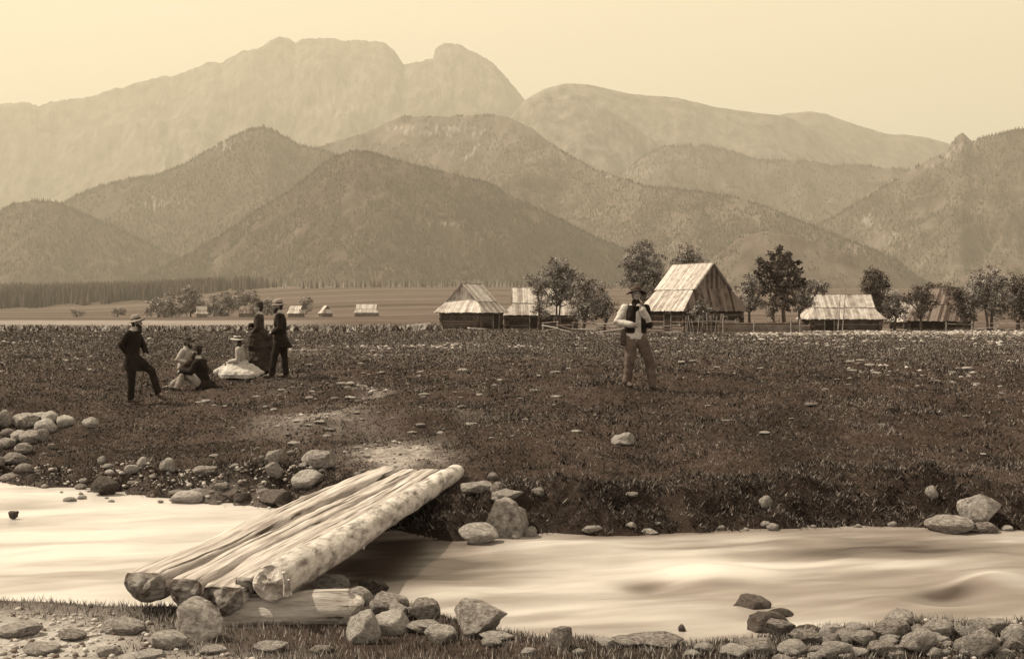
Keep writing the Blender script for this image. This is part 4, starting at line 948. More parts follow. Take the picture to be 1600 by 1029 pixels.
# ------------------------------------------------------------------ trees
def tree(label, px, pyb, d, blobs, mat='leaf_pale', leaf=0.085, per=26, dens=1.0, stems=1, seed=1, group=None, name='tree', trunk_r=0.14, cat='tree', wig=0.3, clump=0.34):
    """blobs: (px, py, radius in photo px) lobes of the crown; a trunk with limbs reaching into each lobe"""
    q = random.Random(seed); r = np.random.default_rng(seed); s = F / d
    x0 = (px - 800) / s; z0 = gz(x0, d); root = empty(name, (x0, d, z0)); tag(root, label, cat, group)
    B = [(Vector(((bx - px) / s, q.uniform(-0.25, 0.25) * br_ / s, pz(by, d) - z0)), br_ * 1.18 / s) for bx, by, br_ in blobs]
    mb = MB(); top = max(b.z for b, _ in B)
    for k in range(stems):
        ox = 0 if stems == 1 else q.uniform(-0.4, 0.4)
        tr = trunk_r / (stems ** 0.5)
        hub = Vector((ox * 1.6 + q.uniform(-0.2, 0.2), q.uniform(-0.2, 0.2), max(0.8, top * 0.38)))
        mid = Vector((ox + q.uniform(-0.1, 0.1), 0, hub.z * 0.5))
        mb.tube([(ox * 0.6, 0, -0.3), (ox * 0.7, 0, 0.1), mid, hub], [tr * 1.5, tr * 1.1, tr * 0.9, tr * 0.75], 7)
        for i, (c, rad) in enumerate(B):
            if stems > 1 and i % stems != k: continue
            j = hub.lerp(c, 0.5) + Vector((q.uniform(-.15, .15), q.uniform(-.15, .15), 0.0))
            mb.tube([hub, j, c], [tr * 0.6, tr * 0.4, tr * 0.2], 6)
            for _ in range(7):
                dv = Vector((q.gauss(0, 1), q.gauss(0, 1), q.gauss(0.4, 0.8))).normalized() * rad * q.uniform(0.6, 1.0)
                st = j.lerp(c, q.random())
                mb.tube([st, st.lerp(c + dv, 0.5) + Vector((0, 0, 0.05)), c + dv], [tr * 0.18, tr * 0.12, tr * 0.05], 4)
    mb.build('trunk', M['trunk'], root)
    Cc, tn = [], []
    for c, rad in B:
        ncl = int(max(5, dens * 26 * (rad / clump / 2.2) ** 2))
        for _ in range(ncl):
            v = r.normal(size=3); v /= np.linalg.norm(v); v = v * (r.random() ** 0.45) * rad * np.array([1, 0.9, 0.95]) * (1 + wig * (r.random() - 0.3))
            Cc.append(np.array(c) + v); tn.append(r.random())
    Cc = np.array(Cc); tn = np.array(tn); n = len(Cc) * per
    ctr = np.repeat(Cc, per, 0) + r.normal(size=(n, 3)) * clump * np.array([0.42, 0.42, 0.34])
    a = r.normal(size=(n, 3)); a /= np.linalg.norm(a, axis=1)[:, None]; b_ = r.normal(size=(n, 3)); b_ -= a * (a * b_).sum(1)[:, None]; b_ /= np.linalg.norm(b_, axis=1)[:, None]
    sz = leaf * (0.5 + r.random(n))[:, None]
    V = np.stack([ctr - a * sz, ctr - b_ * sz * 0.45, ctr + a * sz, ctr + b_ * sz * 0.45], 1).reshape(-1, 3)
    mesh_np('crown', V, np.arange(n * 4).reshape(-1, 4), M[mat], root, tone=np.repeat(tn * 0.6, per) + 0.4 * r.random(n))
    return root

tree('tallest slender pale tree in front of the low farmhouse, with a leaning forked trunk', 876, 514, 108, [(872, 418, 16), (858, 432, 16), (888, 432, 20), (880, 450, 18), (898, 452, 16), (868, 462, 12), (846, 448, 12), (905, 470, 12)], seed=31, dens=1.1, stems=2)
tree('small leaning tree at the left of the slender group, before the barn roof', 842, 518, 106, [(832, 436, 9), (840, 450, 12), (846, 470, 12), (838, 485, 8), (852, 492, 9)], seed=32, dens=0.8)
tree('broad low pale tree between the slender tree and the highlander', 908, 519, 104, [(912, 448, 16), (930, 458, 18), (915, 474, 17), (940, 478, 16), (925, 490, 14), (900, 488, 12)], seed=33, dens=1.0, stems=2)
tree('thin small tree touching the highlander\'s elbow', 945, 519, 104, [(948, 470, 10), (956, 484, 10), (944, 494, 9)], seed=34, dens=0.8)
tree('tall pale tree behind the highlander\'s hat', 1004, 515, 124, [(1004, 398, 20), (990, 414, 18), (1022, 410, 16), (1000, 432, 20), (1028, 436, 14), (982, 438, 12), (1008, 456, 14), (1034, 452, 10)], seed=35, dens=1.1)
tree('round treetop rising behind the ridge of the tall farmhouse', 1077, 512, 127, [(1077, 401, 15), (1064, 410, 11), (1090, 410, 12), (1076, 420, 12), (1080, 440, 14)], seed=36, dens=1.0)
tree('small bush growing against the dark planked gable', 1097, 519, 107, [(1097, 478, 11), (1088, 488, 11), (1106, 490, 10), (1096, 497, 10), (1100, 468, 7)], 'leaf_pale', seed=37, dens=0.7, name='bush', cat='bush')
tree('tall dark spiky tree between the tall farmhouse and the shed', 1226, 513, 112, [(1217, 389, 6), (1210, 400, 9), (1224, 402, 9), (1234, 398, 6), (1198, 412, 9), (1215, 416, 13), (1238, 414, 9), (1190, 425, 9), (1208, 432, 14), (1230, 434, 15), (1246, 424, 8), (1196, 446, 12), (1220, 452, 16), (1242, 450, 12), (1212, 470, 13), (1234, 472, 12), (1250, 440, 6), (1187, 408, 4)], 'leaf_dark', seed=38, dens=0.45, trunk_r=0.2, leaf=0.15)
tree('lighter leaning tree left of the tall dark spiky tree', 1172, 511, 114, [(1176, 440, 13), (1166, 454, 13), (1188, 452, 12), (1172, 472, 13), (1162, 482, 8), (1184, 476, 10)], seed=39, dens=0.9)
tree('thin sapling just left of the dark spiky trunk', 1211, 513, 110, [(1208, 480, 9), (1214, 470, 9), (1204, 490, 6)], 'leaf_dark', seed=40, dens=0.6)
tree('pale tree leaning over the left end of the shed roof', 1248, 510, 113, [(1258, 452, 12), (1270, 446, 13), (1282, 450, 11), (1250, 468, 11), (1262, 470, 10), (1246, 482, 7)], seed=41, dens=0.9)
tree('dark dense tree behind the right end of the shed', 1374, 510, 119, [(1365, 424, 8), (1358, 437, 11), (1374, 434, 10), (1352, 450, 10), (1368, 454, 14), (1384, 450, 9), (1376, 474, 14), (1382, 492, 12), (1364, 466, 8)], 'leaf_dark', seed=42, dens=1.25)
tree('round pale bush-like tree in front of the pale-roofed hut', 1398, 510, 118, [(1394, 466, 11), (1404, 470, 11), (1396, 482, 12), (1408, 486, 10), (1388, 478, 9)], seed=43, dens=1.0)
tree('dark round tree over the pale-roofed hut', 1440, 508, 116, [(1428, 462, 12), (1442, 458, 12), (1450, 470, 12), (1418, 470, 7), (1444, 484, 9), (1436, 492, 7)], 'leaf_dark', seed=44, dens=1.0)
tree('broad pale many-stemmed tree right of the dark barn', 1548, 512, 114, [(1530, 440, 15), (1548, 434, 15), (1566, 446, 14), (1522, 456, 15), (1544, 456, 18), (1568, 466, 15), (1520, 474, 13), (1540, 478, 14), (1560, 486, 12)], seed=45, dens=1.0, stems=3, trunk_r=0.2)
tree('pale tree cut by the right edge of the picture', 1592, 512, 117, [(1585, 442, 14), (1602, 448, 16), (1588, 462, 15), (1606, 474, 16), (1584, 484, 14), (1600, 494, 12)], 'leaf_dark', seed=46, dens=1.0, stems=2)
tree('shadowy tree against the right side of the dark barn', 1508, 511, 115, [(1500, 458, 12), (1514, 466, 14), (1498, 478, 14), (1512, 490, 13), (1486, 452, 10)], 'leaf_dark', seed=47, dens=1.0)
tree('low dark trees seen over the dark barn roof', 1462, 506, 130, [(1452, 452, 9), (1464, 450, 8), (1474, 456, 9), (1458, 462, 10)], 'leaf_dark', seed=48, dens=1.0)
farT = [(247, 496, [(240, 476, 9), (252, 474, 8), (235, 486, 8), (256, 486, 9)], 'low round far tree, leftmost of the clump left of the seated men'),
        (268, 496, [(264, 468, 8), (270, 478, 10), (264, 488, 9), (276, 488, 8)], 'narrow far tree second from the left of the clump'),
        (298, 496, [(298, 458, 10), (290, 468, 10), (308, 466, 10), (300, 478, 12), (288, 484, 9), (312, 482, 9)], 'tallest round far tree above the hat of the seated man in light jacket'),
        (334, 495, [(334, 470, 8), (328, 482, 9), (340, 480, 8)], 'small far tree just right of the tallest far tree'),
        (347, 497, [(346, 484, 8), (352, 490, 7), (340, 490, 7)], 'low pale far bush in front of the far huts'),
        (356, 494, [(352, 466, 10), (362, 472, 9), (356, 480, 9)], 'middling far tree over the low pale bush'),
        (384, 492, [(376, 462, 9), (390, 462, 10), (398, 470, 9), (382, 474, 10), (370, 474, 8)], 'broad far tree behind the standing lady'),
        (418, 494, [(418, 472, 9), (424, 482, 8), (414, 484, 7)], 'far tree seen between the standing lady and the light-hatted man'),
        (478, 493, [(474, 472, 6), (482, 470, 6), (478, 480, 7)], 'thin dark far tree behind the bright-roofed far hut'),
        (184, 496, [(180, 488, 6), (190, 488, 6)], 'low far bush left of the man in the straw hat'),
        (120, 495, [(115, 489, 5), (126, 489, 5)], 'low far bush at the edge of the left fir wood')]
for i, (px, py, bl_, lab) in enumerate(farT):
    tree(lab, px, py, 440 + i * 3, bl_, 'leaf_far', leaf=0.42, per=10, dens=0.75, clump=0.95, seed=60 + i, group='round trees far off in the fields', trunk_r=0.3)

# ------------------------------------------------------------------ people
def frame_of(a, b, side):
    ax = (b - a).normalized(); s_ = (side - ax * side.dot(ax)).normalized(); return ax, s_, s_.cross(ax)

class Body:
    """solid pieces fused into one skin by a voxel remesh"""
    def __init__(s): s.mb = MB()
    def limb(s, pts, rad, seg=12):
        pts = [Vector(p) for p in pts]; P_, R_ = [], []
        d0 = (pts[1] - pts[0]).normalized(); d1 = (pts[-1] - pts[-2]).normalized()
        P_ += [pts[0] - d0 * rad[0] * 0.8, pts[0] - d0 * rad[0] * 0.45]; R_ += [rad[0] * 0.5, rad[0] * 0.88]
        P_ += pts; R_ += list(rad)
        P_ += [pts[-1] + d1 * rad[-1] * 0.45, pts[-1] + d1 * rad[-1] * 0.8]; R_ += [rad[-1] * 0.88, rad[-1] * 0.5]
        s.mb.tube(P_, R_, seg)
    def loft(s, rings, seg=18):
        """rings: (centre, side vector, forward vector, half width, half depth)"""
        vs = []; n = len(rings)
        for c, sv, fv, rs, rf in rings:
            for j in range(seg):
                t = 2 * math.pi * j / seg; vs.append(Vector(c) + sv * math.cos(t) * rs + fv * math.sin(t) * rf)
        fs = []
        for i in range(n - 1):
            for j in range(seg):
                k = (j + 1) % seg; fs.append((i * seg + j, i * seg + k, (i + 1) * seg + k, (i + 1) * seg + j))
        fs.append(tuple(reversed(range(seg)))); fs.append(tuple((n - 1) * seg + j for j in range(seg)))
        s.mb.add(vs, fs)
    def ball(s, c, rx, ry, rz, R=None, sub=2):
        V, Fc = ICO[sub]; c = Vector(c)
        vs = [c + ((R @ Vector((v[0] * rx, v[1] * ry, v[2] * rz))) if R is not None else Vector((v[0] * rx, v[1] * ry, v[2] * rz))) for v in V]
        s.mb.add(vs, [tuple(f) for f in Fc])
    def build(s, name, mat, parent, voxel=0.008, wrinkle=0.0, wsize=0.09, smooth=2):
        o = s.mb.build(name, M[mat], parent, smooth=True)
        m = o.modifiers.new('fuse', 'REMESH'); m.mode = 'VOXEL'; m.voxel_size = voxel; m.use_smooth_shade = True
        if smooth: k = o.modifiers.new('soften', 'SMOOTH'); k.iterations = smooth; k.factor = 0.5
        if wrinkle:
            t = bpy.data.textures.new('folds', 'CLOUDS'); t.noise_scale = wsize; t.noise_depth = 1
            k = o.modifiers.new('folds', 'DISPLACE'); k.texture = t; k.strength = wrinkle; k.mid_level = 0.5; k.texture_coords = 'LOCAL'
        return o

def hand(bd, w_, dirv, palm, curl=0.9):
    dirv = Vector(dirv).normalized(); palm = Vector(palm); palm = (palm - dirv * palm.dot(dirv)).normalized(); side = dirv.cross(palm)
    R = Matrix((side, palm, dirv)).transposed()
    bd.ball(w_ + dirv * 0.045, 0.038, 0.015, 0.05, R)
    for k, ln in enumerate((0.88, 1.0, 0.94, 0.74)):
        p = w_ + dirv * 0.082 + side * (k - 1.5) * 0.020; a = 0.15; pts = [p]; v = dirv + side * (k - 1.5) * 0.06
        for sg in (0.040, 0.026, 0.020):
            a += curl * 0.55; dd_ = (v * math.cos(a) + palm * math.sin(a)).normalized(); p = p + dd_ * sg * ln; pts.append(p)
        bd.limb(pts, [0.0088, 0.0085, 0.008, 0.007], 7)
    p = w_ + dirv * 0.022 + side * -0.030; t1 = p + (dirv * 0.7 - side * 0.6 + palm * 0.3).normalized() * 0.035; t2 = t1 + (dirv * 0.9 - side * 0.1 + palm * 0.4).normalized() * 0.028
    bd.limb([p, t1, t2], [0.012, 0.010, 0.008], 7)

def person(label, loc, J, look, pitch=0.0, hairy=True, beard=True, group=None, seed=0, slim=1.0):
    """J: joints in metres, x to the right of the picture, y away from the camera, z up. look: where the face points (x, y)"""
    root = empty('person', loc); tag(root, label, 'person', group)
    V_ = {k: Vector(v) for k, v in J.items() if k[:2] != 'cu'}
    look = Vector((look[0], look[1], 0)).normalized(); Rz = Matrix((Vector((look.y, -look.x, 0)), look, Vector((0, 0, 1)))).transposed()
    Rh = Rz @ Matrix.Rotation(-pitch, 3, 'X')      # head axes: x right ear, y face, z crown
    h = V_['head']; b = Body()
    def H(x, y, z): return h + Rh @ Vector((x, y, z))
    # torso
    pel, che, nek = V_['pelvis'], V_['chest'], V_['neck']; sh = (V_['shL'] - V_['shR']).normalized()
    k = slim
    def ring(c, a1, a2, rs, rf):
        ax, s_, f_ = frame_of(a1, a2, sh); return (c, s_, f_, rs * k, rf * k)
    mid = (pel + che) / 2
    torso = [ring(pel - (che - pel).normalized() * 0.10, pel, che, 0.13, 0.095), ring(pel, pel, che, 0.165, 0.115), ring(mid, pel, che, 0.14, 0.10), ring(che, pel, nek, 0.165, 0.12),
             ring(che.lerp(nek, 0.5), che, nek, 0.17, 0.105), ring(che.lerp(nek, 0.82), che, nek, 0.12, 0.075), ring(nek, che, nek, 0.062, 0.06)]
    b.loft(torso)
    b.limb([nek - Vector((0, 0, 0.03)), h - Rh @ Vector((0, 0.01, 0.07))], [0.062, 0.055])
    for s_ in 'LR':
        b.limb([V_['sh' + s_], V_['sh' + s_].lerp(V_['el' + s_], 0.5), V_['el' + s_], V_['el' + s_].lerp(V_['wr' + s_], 0.4), V_['wr' + s_]], [0.052, 0.046, 0.038, 0.036, 0.026])
        b.limb([V_['hi' + s_], V_['hi' + s_].lerp(V_['kn' + s_], 0.5), V_['kn' + s_], V_['kn' + s_].lerp(V_['an' + s_], 0.35), V_['an' + s_]], [0.088, 0.076, 0.055, 0.056, 0.036])
        b.limb([V_['an' + s_], V_['to' + s_]], [0.038, 0.03])
        hd = Vector(J.get('hd' + s_, V_['wr' + s_] - V_['el' + s_])); hand(b, V_['wr' + s_], hd, J.get('pa' + s_, (0, 0.2, -1) if abs(hd.normalized().z) < 0.7 else (0.7, 0.7, 0)), J.get('cu' + s_, 0.9))
    # head
    b.ball(H(0, -0.012, 0.025), 0.076, 0.092, 0.092, Rh, 3); b.ball(H(0, 0.018, -0.035), 0.060, 0.070, 0.078, Rh, 3)
    b.ball(H(0, 0.055, -0.085), 0.034, 0.030, 0.026, Rh)
    b.limb([H(0, 0.088, 0.012), H(0, 0.108, -0.028)], [0.010, 0.015], 8); b.ball(H(0, 0.088, -0.032), 0.019, 0.016, 0.010, Rh)
    b.ball(H(0.028, 0.076, 0.026), 0.024, 0.014, 0.008, Rh); b.ball(H(-0.028, 0.076, 0.026), 0.024, 0.014, 0.008, Rh)
    b.ball(H(0.045, 0.058, -0.022), 0.020, 0.018, 0.016, Rh); b.ball(H(-0.045, 0.058, -0.022), 0.020, 0.018, 0.016, Rh)
    b.ball(H(0, 0.082, -0.052), 0.022, 0.012, 0.009, Rh)
    for sx in (-1, 1): b.ball(H(sx * 0.078, -0.008, -0.008), 0.010, 0.022, 0.033, Rh)
    body = b.build('body', 'skin', root, 0.006, smooth=1)
    e = MB()
    for sx in (-1, 1):
        e = Body(); e.ball(H(sx * 0.029, 0.080, 0.008), 0.011, 0.006, 0.006, Rh); e.mb.build('eye', M['hair'], root, smooth=True)
    e = Body(); e.ball(H(0, 0.0935, -0.058), 0.022, 0.005, 0.005, Rh); e.mb.build('mouth', M['lip'], root, smooth=True)
    hb = Body(); hb.ball(H(0, -0.028, 0.028), 0.086, 0.090, 0.095, Rh, 3); hb.ball(H(0, -0.055, -0.045), 0.066, 0.05, 0.06, Rh)
    hb.build('hair', 'hair', root, 0.008, 0.012, 0.03, 1)
    if beard:
        bb = Body(); bb.ball(H(0, 0.060, -0.105), 0.050, 0.042, 0.062, Rh); bb.ball(H(0.048, 0.028, -0.058), 0.024, 0.042, 0.042, Rh); bb.ball(H(-0.048, 0.028, -0.058), 0.024, 0.042, 0.042, Rh)
        bb.ball(H(0, 0.098, -0.046), 0.034, 0.012, 0.010, Rh)
        if beard == 'long': bb.ball(H(0, 0.060, -0.16), 0.040, 0.034, 0.075, Rh)
        bb.build('beard', 'hair', root, 0.008, 0.014, 0.03, 1)
    return root, V_, H, Rh, sh, ring

def trousers(root, V_, mat, infl=0.022, name='trousers', hips=True, wrinkle=0.022, legs='LR'):
    b = Body()
    for s_ in legs:
        h_, k_, a_ = V_['hi' + s_], V_['kn' + s_], V_['an' + s_]
        b.limb([h_, h_.lerp(k_, 0.5), k_, k_.lerp(a_, 0.5), a_.lerp(k_, 0.05)], [0.095 + infl, 0.080 + infl, 0.058 + infl, 0.052 + infl, 0.044 + infl * 1.3])
    if hips:
        p = V_['pelvis']; b.ball(p, 0.155 + infl * 0.5, 0.13, 0.12, frameR(V_)); 
    return b.build(name, mat, root, 0.010, wrinkle, 0.10)

def frameR(V_):
    sh = (V_['shL'] - V_['shR']).normalized(); ax, s_, f_ = frame_of(V_['pelvis'], V_['neck'], sh)
    return Matrix((s_, f_, ax)).transposed()

def jacket(root, V_, mat, infl=0.024, hem=None, arms='LR', name='jacket', wrinkle=0.02, low=0.12, k=1.0, sleeve=0.97):
    b = Body(); pel, che, nek = V_['pelvis'], V_['chest'], V_['neck']; sh = (V_['shL'] - V_['shR']).normalized()
    ax, s_, f_ = frame_of(pel, nek, sh); i = infl
    rings = [(pel - ax * low, s_, f_, 0.168 * k + i, 0.125 * k + i), (pel, s_, f_, 0.165 * k + i, 0.118 * k + i), ((pel + che) / 2, s_, f_, 0.145 * k + i, 0.108 * k + i), (che, s_, f_, 0.172 * k + i, 0.125 * k + i),
             (che.lerp(nek, 0.5), s_, f_, 0.178 * k + i, 0.108 * k + i), (che.lerp(nek, 0.80), s_, f_, 0.13 * k + i, 0.080 * k + i), (che.lerp(nek, 0.97), s_, f_, 0.07 + i * .6, 0.066 + i * .6)]
    b.loft(rings)
    if hem:
        rs = [(pel + ax * 0.06, s_, f_, 0.16 + i, 0.115 + i)] + [(Vector(c), s_, f_, a1, a2) for c, a1, a2 in hem]
        b.loft(rs)
    for q_ in arms:
        a, e_, w_ = V_['sh' + q_], V_['el' + q_], V_['wr' + q_]
        b.limb([a, a.lerp(e_, 0.5), e_, e_.lerp(w_, 0.5), e_.lerp(w_, sleeve)], [0.058 + i, 0.050 + i, 0.044 + i, 0.040 + i, 0.034 + i])
    return b.build(name, mat, root, 0.010, wrinkle, 0.10)

def shoes(root, V_, mat='leather', sides='LR'):
    for s_ in sides:
        b = Body(); a, t = V_['an' + s_], V_['to' + s_]; d_ = (t - a).normalized()
        b.limb([a + Vector((0, 0, 0.05)), a - Vector((0, 0, 0.02))], [0.048, 0.05]); b.limb([a - d_ * 0.03 - Vector((0, 0, 0.03)), a.lerp(t, 0.6) - Vector((0, 0, 0.01)), t], [0.045, 0.045, 0.036])
        b.build('shoe', mat, root, 0.010)

def hat(root, H, Rh, mat, brim=0.165, crown=0.085, ch=0.11, dome=True, tilt=0.0, droop=0.02, band=True, z=0.048, name='hat', oval=1.1):
    R = Rh @ Matrix.Rotation(tilt, 3, 'X'); c = H(0, -0.008, z); V = []; fs = []; seg = 28
    prof = [(brim, -droop - 0.006), (brim * 1.01, -droop), (brim, -droop + 0.006), (crown * 1.25, 0.004), (crown * 1.04, 0.012), (crown * 1.02, ch * 0.55), (crown * (0.93 if dome else 0.98), ch * 0.85), (crown * (0.62 if dome else 0.86), ch), (crown * 0.2, ch * (1.03 if dome else 0.97)),
            ]
    inn = [(crown * 0.15, ch * 0.85), (crown * 0.9, ch * 0.7), (crown * 0.97, 0.0), (crown * 1.2, -0.008)]
    allp = prof + inn
    for r_, z_ in allp:
        for j in range(seg):
            t = 2 * math.pi * j / seg; sag = droop * 0.8 * math.cos(2 * t) * (r_ / brim) ** 2
            V.append(c + R @ Vector((math.cos(t) * r_, math.sin(t) * r_ * oval, z_ - sag)))
    n = len(allp)
    for i in range(n):
        i2 = (i + 1) % n
        for j in range(seg):
            k = (j + 1) % seg; fs.append((i * seg + j, i * seg + k, i2 * seg + k, i2 * seg + j))
    mb = MB(); mb.add(V, fs); ho = mb.build(name, M[mat], root, smooth=True)
    if band:
        mb = MB(); V = []; fs = []
        for r_, z_ in ((crown * 1.06, 0.014), (crown * 1.05, 0.042), (crown * 1.0, 0.042), (crown * 1.0, 0.014)):
            for j in range(seg):
                t = 2 * math.pi * j / seg; V.append(c + R @ Vector((math.cos(t) * r_, math.sin(t) * r_ * oval, z_)))
        for i in range(4):
            for j in range(seg):
                k = (j + 1) % seg; fs.append((i * seg + j, i * seg + k, ((i + 1) % 4) * seg + k, ((i + 1) % 4) * seg + j))
        mb.add(V, fs); mb.build('hat_band', M['band'], ho, smooth=True)
    return ho

def collar(root, V_, H, mat='white_cloth', z=0.0):
    b = Body(); n = V_['neck']; b.limb([n + Vector((0, 0, 0.0 + z)), n + Vector((0, 0, 0.035 + z))], [0.074, 0.068]); return b.build('collar', mat, root, 0.008)

def spot(px, py, lo=15, hi=40):
    p = on_ground(px, py, lo, hi + 40); return p

# A: man in the light hat at the left
pA = spot(207, 629); sA = F / pA.y
def loc_(px, py): 
    p = on_ground(px, py, 15, 80); return p
A = loc_(207, 629)
J = dict(pelvis=(0.0, 0.0, 0.93), chest=(0.01, 0, 1.24), neck=(0.03, 0, 1.48), head=(0.085, 0, 1.645), shL=(0.02, 0.19, 1.42), shR=(0.0, -0.19, 1.42),
         elL=(0.16, 0.20, 1.17), wrL=(0.25, 0.10, 1.02), elR=(-0.18, -0.17, 1.20), wrR=(-0.10, -0.02, 1.02), hdR=(1, 0.6, -0.4), hdL=(0.4, -0.5, -0.6), paL=(-0.6, 0, -0.6),
         hiL=(0.03, 0.09, 0.90), hiR=(-0.02, -0.09, 0.90), knR=(0.01, -0.09, 0.48), anR=(-0.01, -0.09, 0.08), toR=(0.17, -0.10, 0.04), knL=(0.39, 0.04, 0.64), anL=(0.52, 0.02, 0.21), toL=(0.68, 0.0, 0.08))
g = gz(A.x + 0.6, A.y) - A.z
for k_ in ('anL', 'toL'): J[k_] = (J[k_][0], J[k_][1], J[k_][2] + g)
root, V_, H, Rh, sh, ring = person('standing bearded man in a light broad hat and long black coat, one foot forward', A, J, (1, 0.05), beard='long', pitch=-0.08)
trousers(root, V_, 'black_cloth'); shoes(root, V_)
jacket(root, V_, 'black_cloth', hem=[((0.0, 0, 0.80), 0.20, 0.17), ((0.03, 0, 0.66), 0.20, 0.20)], name='coat', low=0.05); collar(root, V_, H)
hat(root, H, Rh, 'felt_pale', 0.165, 0.086, 0.115, tilt=0.12, droop=0.02)
mb = MB(); hA = A + Vector((0.27, 0.07, 1.06)); bA = Vector((A.x + 0.14, A.y - 0.05, gz(A.x + 0.14, A.y - 0.05)))
mb.tube([hA + Vector((-0.05, -.01, 0.0)), hA + Vector((-0.02, 0, 0.025)), hA + Vector((0.01, 0, 0.0)), bA], [0.009, 0.009, 0.008, 0.006], 8)
tag(mb.build('walking_stick', M['hair'], None, smooth=True), 'thin dark walking stick of the man in the light broad hat', 'stick')

# B: seated man in light jacket (behind)
B_ = loc_(287, 583)
J = dict(pelvis=(-0.02, 0, 0.12), chest=(0.0, 0, 0.40), neck=(0.06, 0, 0.62), head=(0.115, 0.0, 0.77), shL=(0.04, 0.19, 0.56), shR=(0.04, -0.19, 0.56), elL=(0.20, 0.22, 0.34), wrL=(0.34, 0.10, 0.40), elR=(-0.10, -0.24, 0.34), wrR=(0.12, -0.26, 0.30),
         hiL=(0.02, 0.10, 0.12), hiR=(0.02, -0.10, 0.12), knL=(0.36, 0.14, 0.42), knR=(0.28, -0.30, 0.34), anL=(0.46, 0.12, 0.10), anR=(0.02, -0.40, 0.10), toL=(0.62, 0.12, 0.04), toR=(0.16, -0.46, 0.05), hdR=(1, 0, -0.2), hdL=(0.8, -0.6, 0))
root, V_, H, Rh, sh, ring = person('seated man in a light tweed jacket and dark hat, behind the dark-coated one', B_ + Vector((0, 0, 0.0)), J, (1, -0.1), beard=True)
trousers(root, V_, 'dark_cloth'); shoes(root, V_); jacket(root, V_, 'tan_cloth', low=0.02); collar(root, V_, H)
hat(root, H, Rh, 'felt_black', 0.15, 0.084, 0.09, tilt=0.1)

# C: seated dark man (front)
C_ = loc_(318, 607)
J = dict(pelvis=(0.0, 0, 0.13), chest=(-0.05, 0, 0.44), neck=(-0.11, -0.02, 0.67), head=(-0.15, -0.02, 0.825), shR=(-0.06, 0.19, 0.60), shL=(-0.08, -0.19, 0.60), elL=(-0.22, -0.26, 0.38), wrL=(-0.44, -0.18, 0.40), elR=(-0.24, 0.2, 0.38), wrR=(-0.45, -0.04, 0.42),
         hiR=(-0.04, 0.10, 0.12), hiL=(-0.04, -0.10, 0.12), knL=(-0.40, -0.16, 0.38), anL=(-0.50, -0.30, 0.0), toL=(-0.66, -0.32, -0.05), knR=(-0.44, 0.02, 0.28), anR=(-0.72, -0.14, 0.04), toR=(-0.86, -0.16, 0.0), hdL=(-0.9, 0.5, -0.2), hdR=(-0.9, -0.5, -0.2))
for k_ in ('anL', 'toL', 'anR', 'toR'):
    v = J[k_]; gg = gz(C_.x + v[0], C_.y + v[1]) - C_.z; J[k_] = (v[0], v[1], gg + (0.09 if k_[0] == 'a' else 0.055))
root, V_, H, Rh, sh, ring = person('seated bearded man in a black coat and bowler, pale trousers, clasping his knee', C_, J, (-1, -0.12), beard=True, pitch=-0.12)
trousers(root, V_, 'grey_cloth'); shoes(root, V_)
jacket(root, V_, 'black_cloth', low=0.14, infl=0.034, hem=[((0.05, 0, 0.10), 0.24, 0.20), ((0.06, 0, 0.03), 0.27, 0.24)], name='coat'); collar(root, V_, H)
hat(root, H, Rh, 'felt_black', 0.115, 0.088, 0.105, tilt=0.0, droop=0.0)
# D: seated lady
D_ = loc_(374, 583)
J = dict(pelvis=(0.05, 0, 0.14), chest=(0.03, 0, 0.44), neck=(-0.02, 0, 0.62), head=(-0.06, 0, 0.765), shR=(0.01, 0.16, 0.57), shL=(0.01, -0.16, 0.57), elL=(0.02, -0.22, 0.32), wrL=(-0.20, -0.16, 0.27), elR=(-0.02, 0.2, 0.32), wrR=(-0.22, 0.0, 0.27),
         hiR=(0.0, 0.09, 0.14), hiL=(0.0, -0.09, 0.14), knL=(-0.34, -0.12, 0.16), knR=(-0.34, 0.10, 0.18), anL=(0.02, -0.26, 0.09), anR=(-0.1, -0.1, 0.09), toL=(0.12, -0.28, 0.07), toR=(0.0, -0.14, 0.07), hdL=(-1, 0.2, -0.2), hdR=(-1, -0.2, -0.2))
root, V_, H, Rh, sh, ring = person('lady in a pale dress and straw hat sitting on the grass', D_, J, (-1, -0.1), beard=False, slim=0.84)
jacket(root, V_, 'pale_dress', infl=0.018, k=0.84, low=0.0, name='bodice')
b = Body(); X_, Y_ = Vector((1, 0, 0)), Vector((0, 1, 0))
g1 = [(0.05, 0.0, 0.30, 0.13, 0.13), (0.02, -0.02, 0.26, 0.20, 0.18), (-0.06, -0.03, 0.20, 0.32, 0.22), (-0.02, -0.05, 0.12, 0.43, 0.30), (0.03, -0.08, 0.05, 0.50, 0.36), (0.05, -0.09, -0.01, 0.53, 0.40), (0.05, -0.09, -0.10, 0.51, 0.38)]
b.loft([(Vector((a, c, e_)), X_, Y_, r1, r2) for a, c, e_, r1, r2 in g1], 26)
b.limb([(0.30, -0.15, 0.10), (0.58, -0.20, 0.02)], [0.13, 0.06]); b.limb([(-0.30, -0.1, 0.10), (-0.52, -0.12, 0.03)], [0.12, 0.07])
b.build('skirt', 'white_cloth', root, 0.012, 0.07, 0.16, 1); collar(root, V_, H, 'band')
hat(root, H, Rh, 'straw', 0.155, 0.080, 0.07, dome=False, tilt=0.05, droop=0.015)
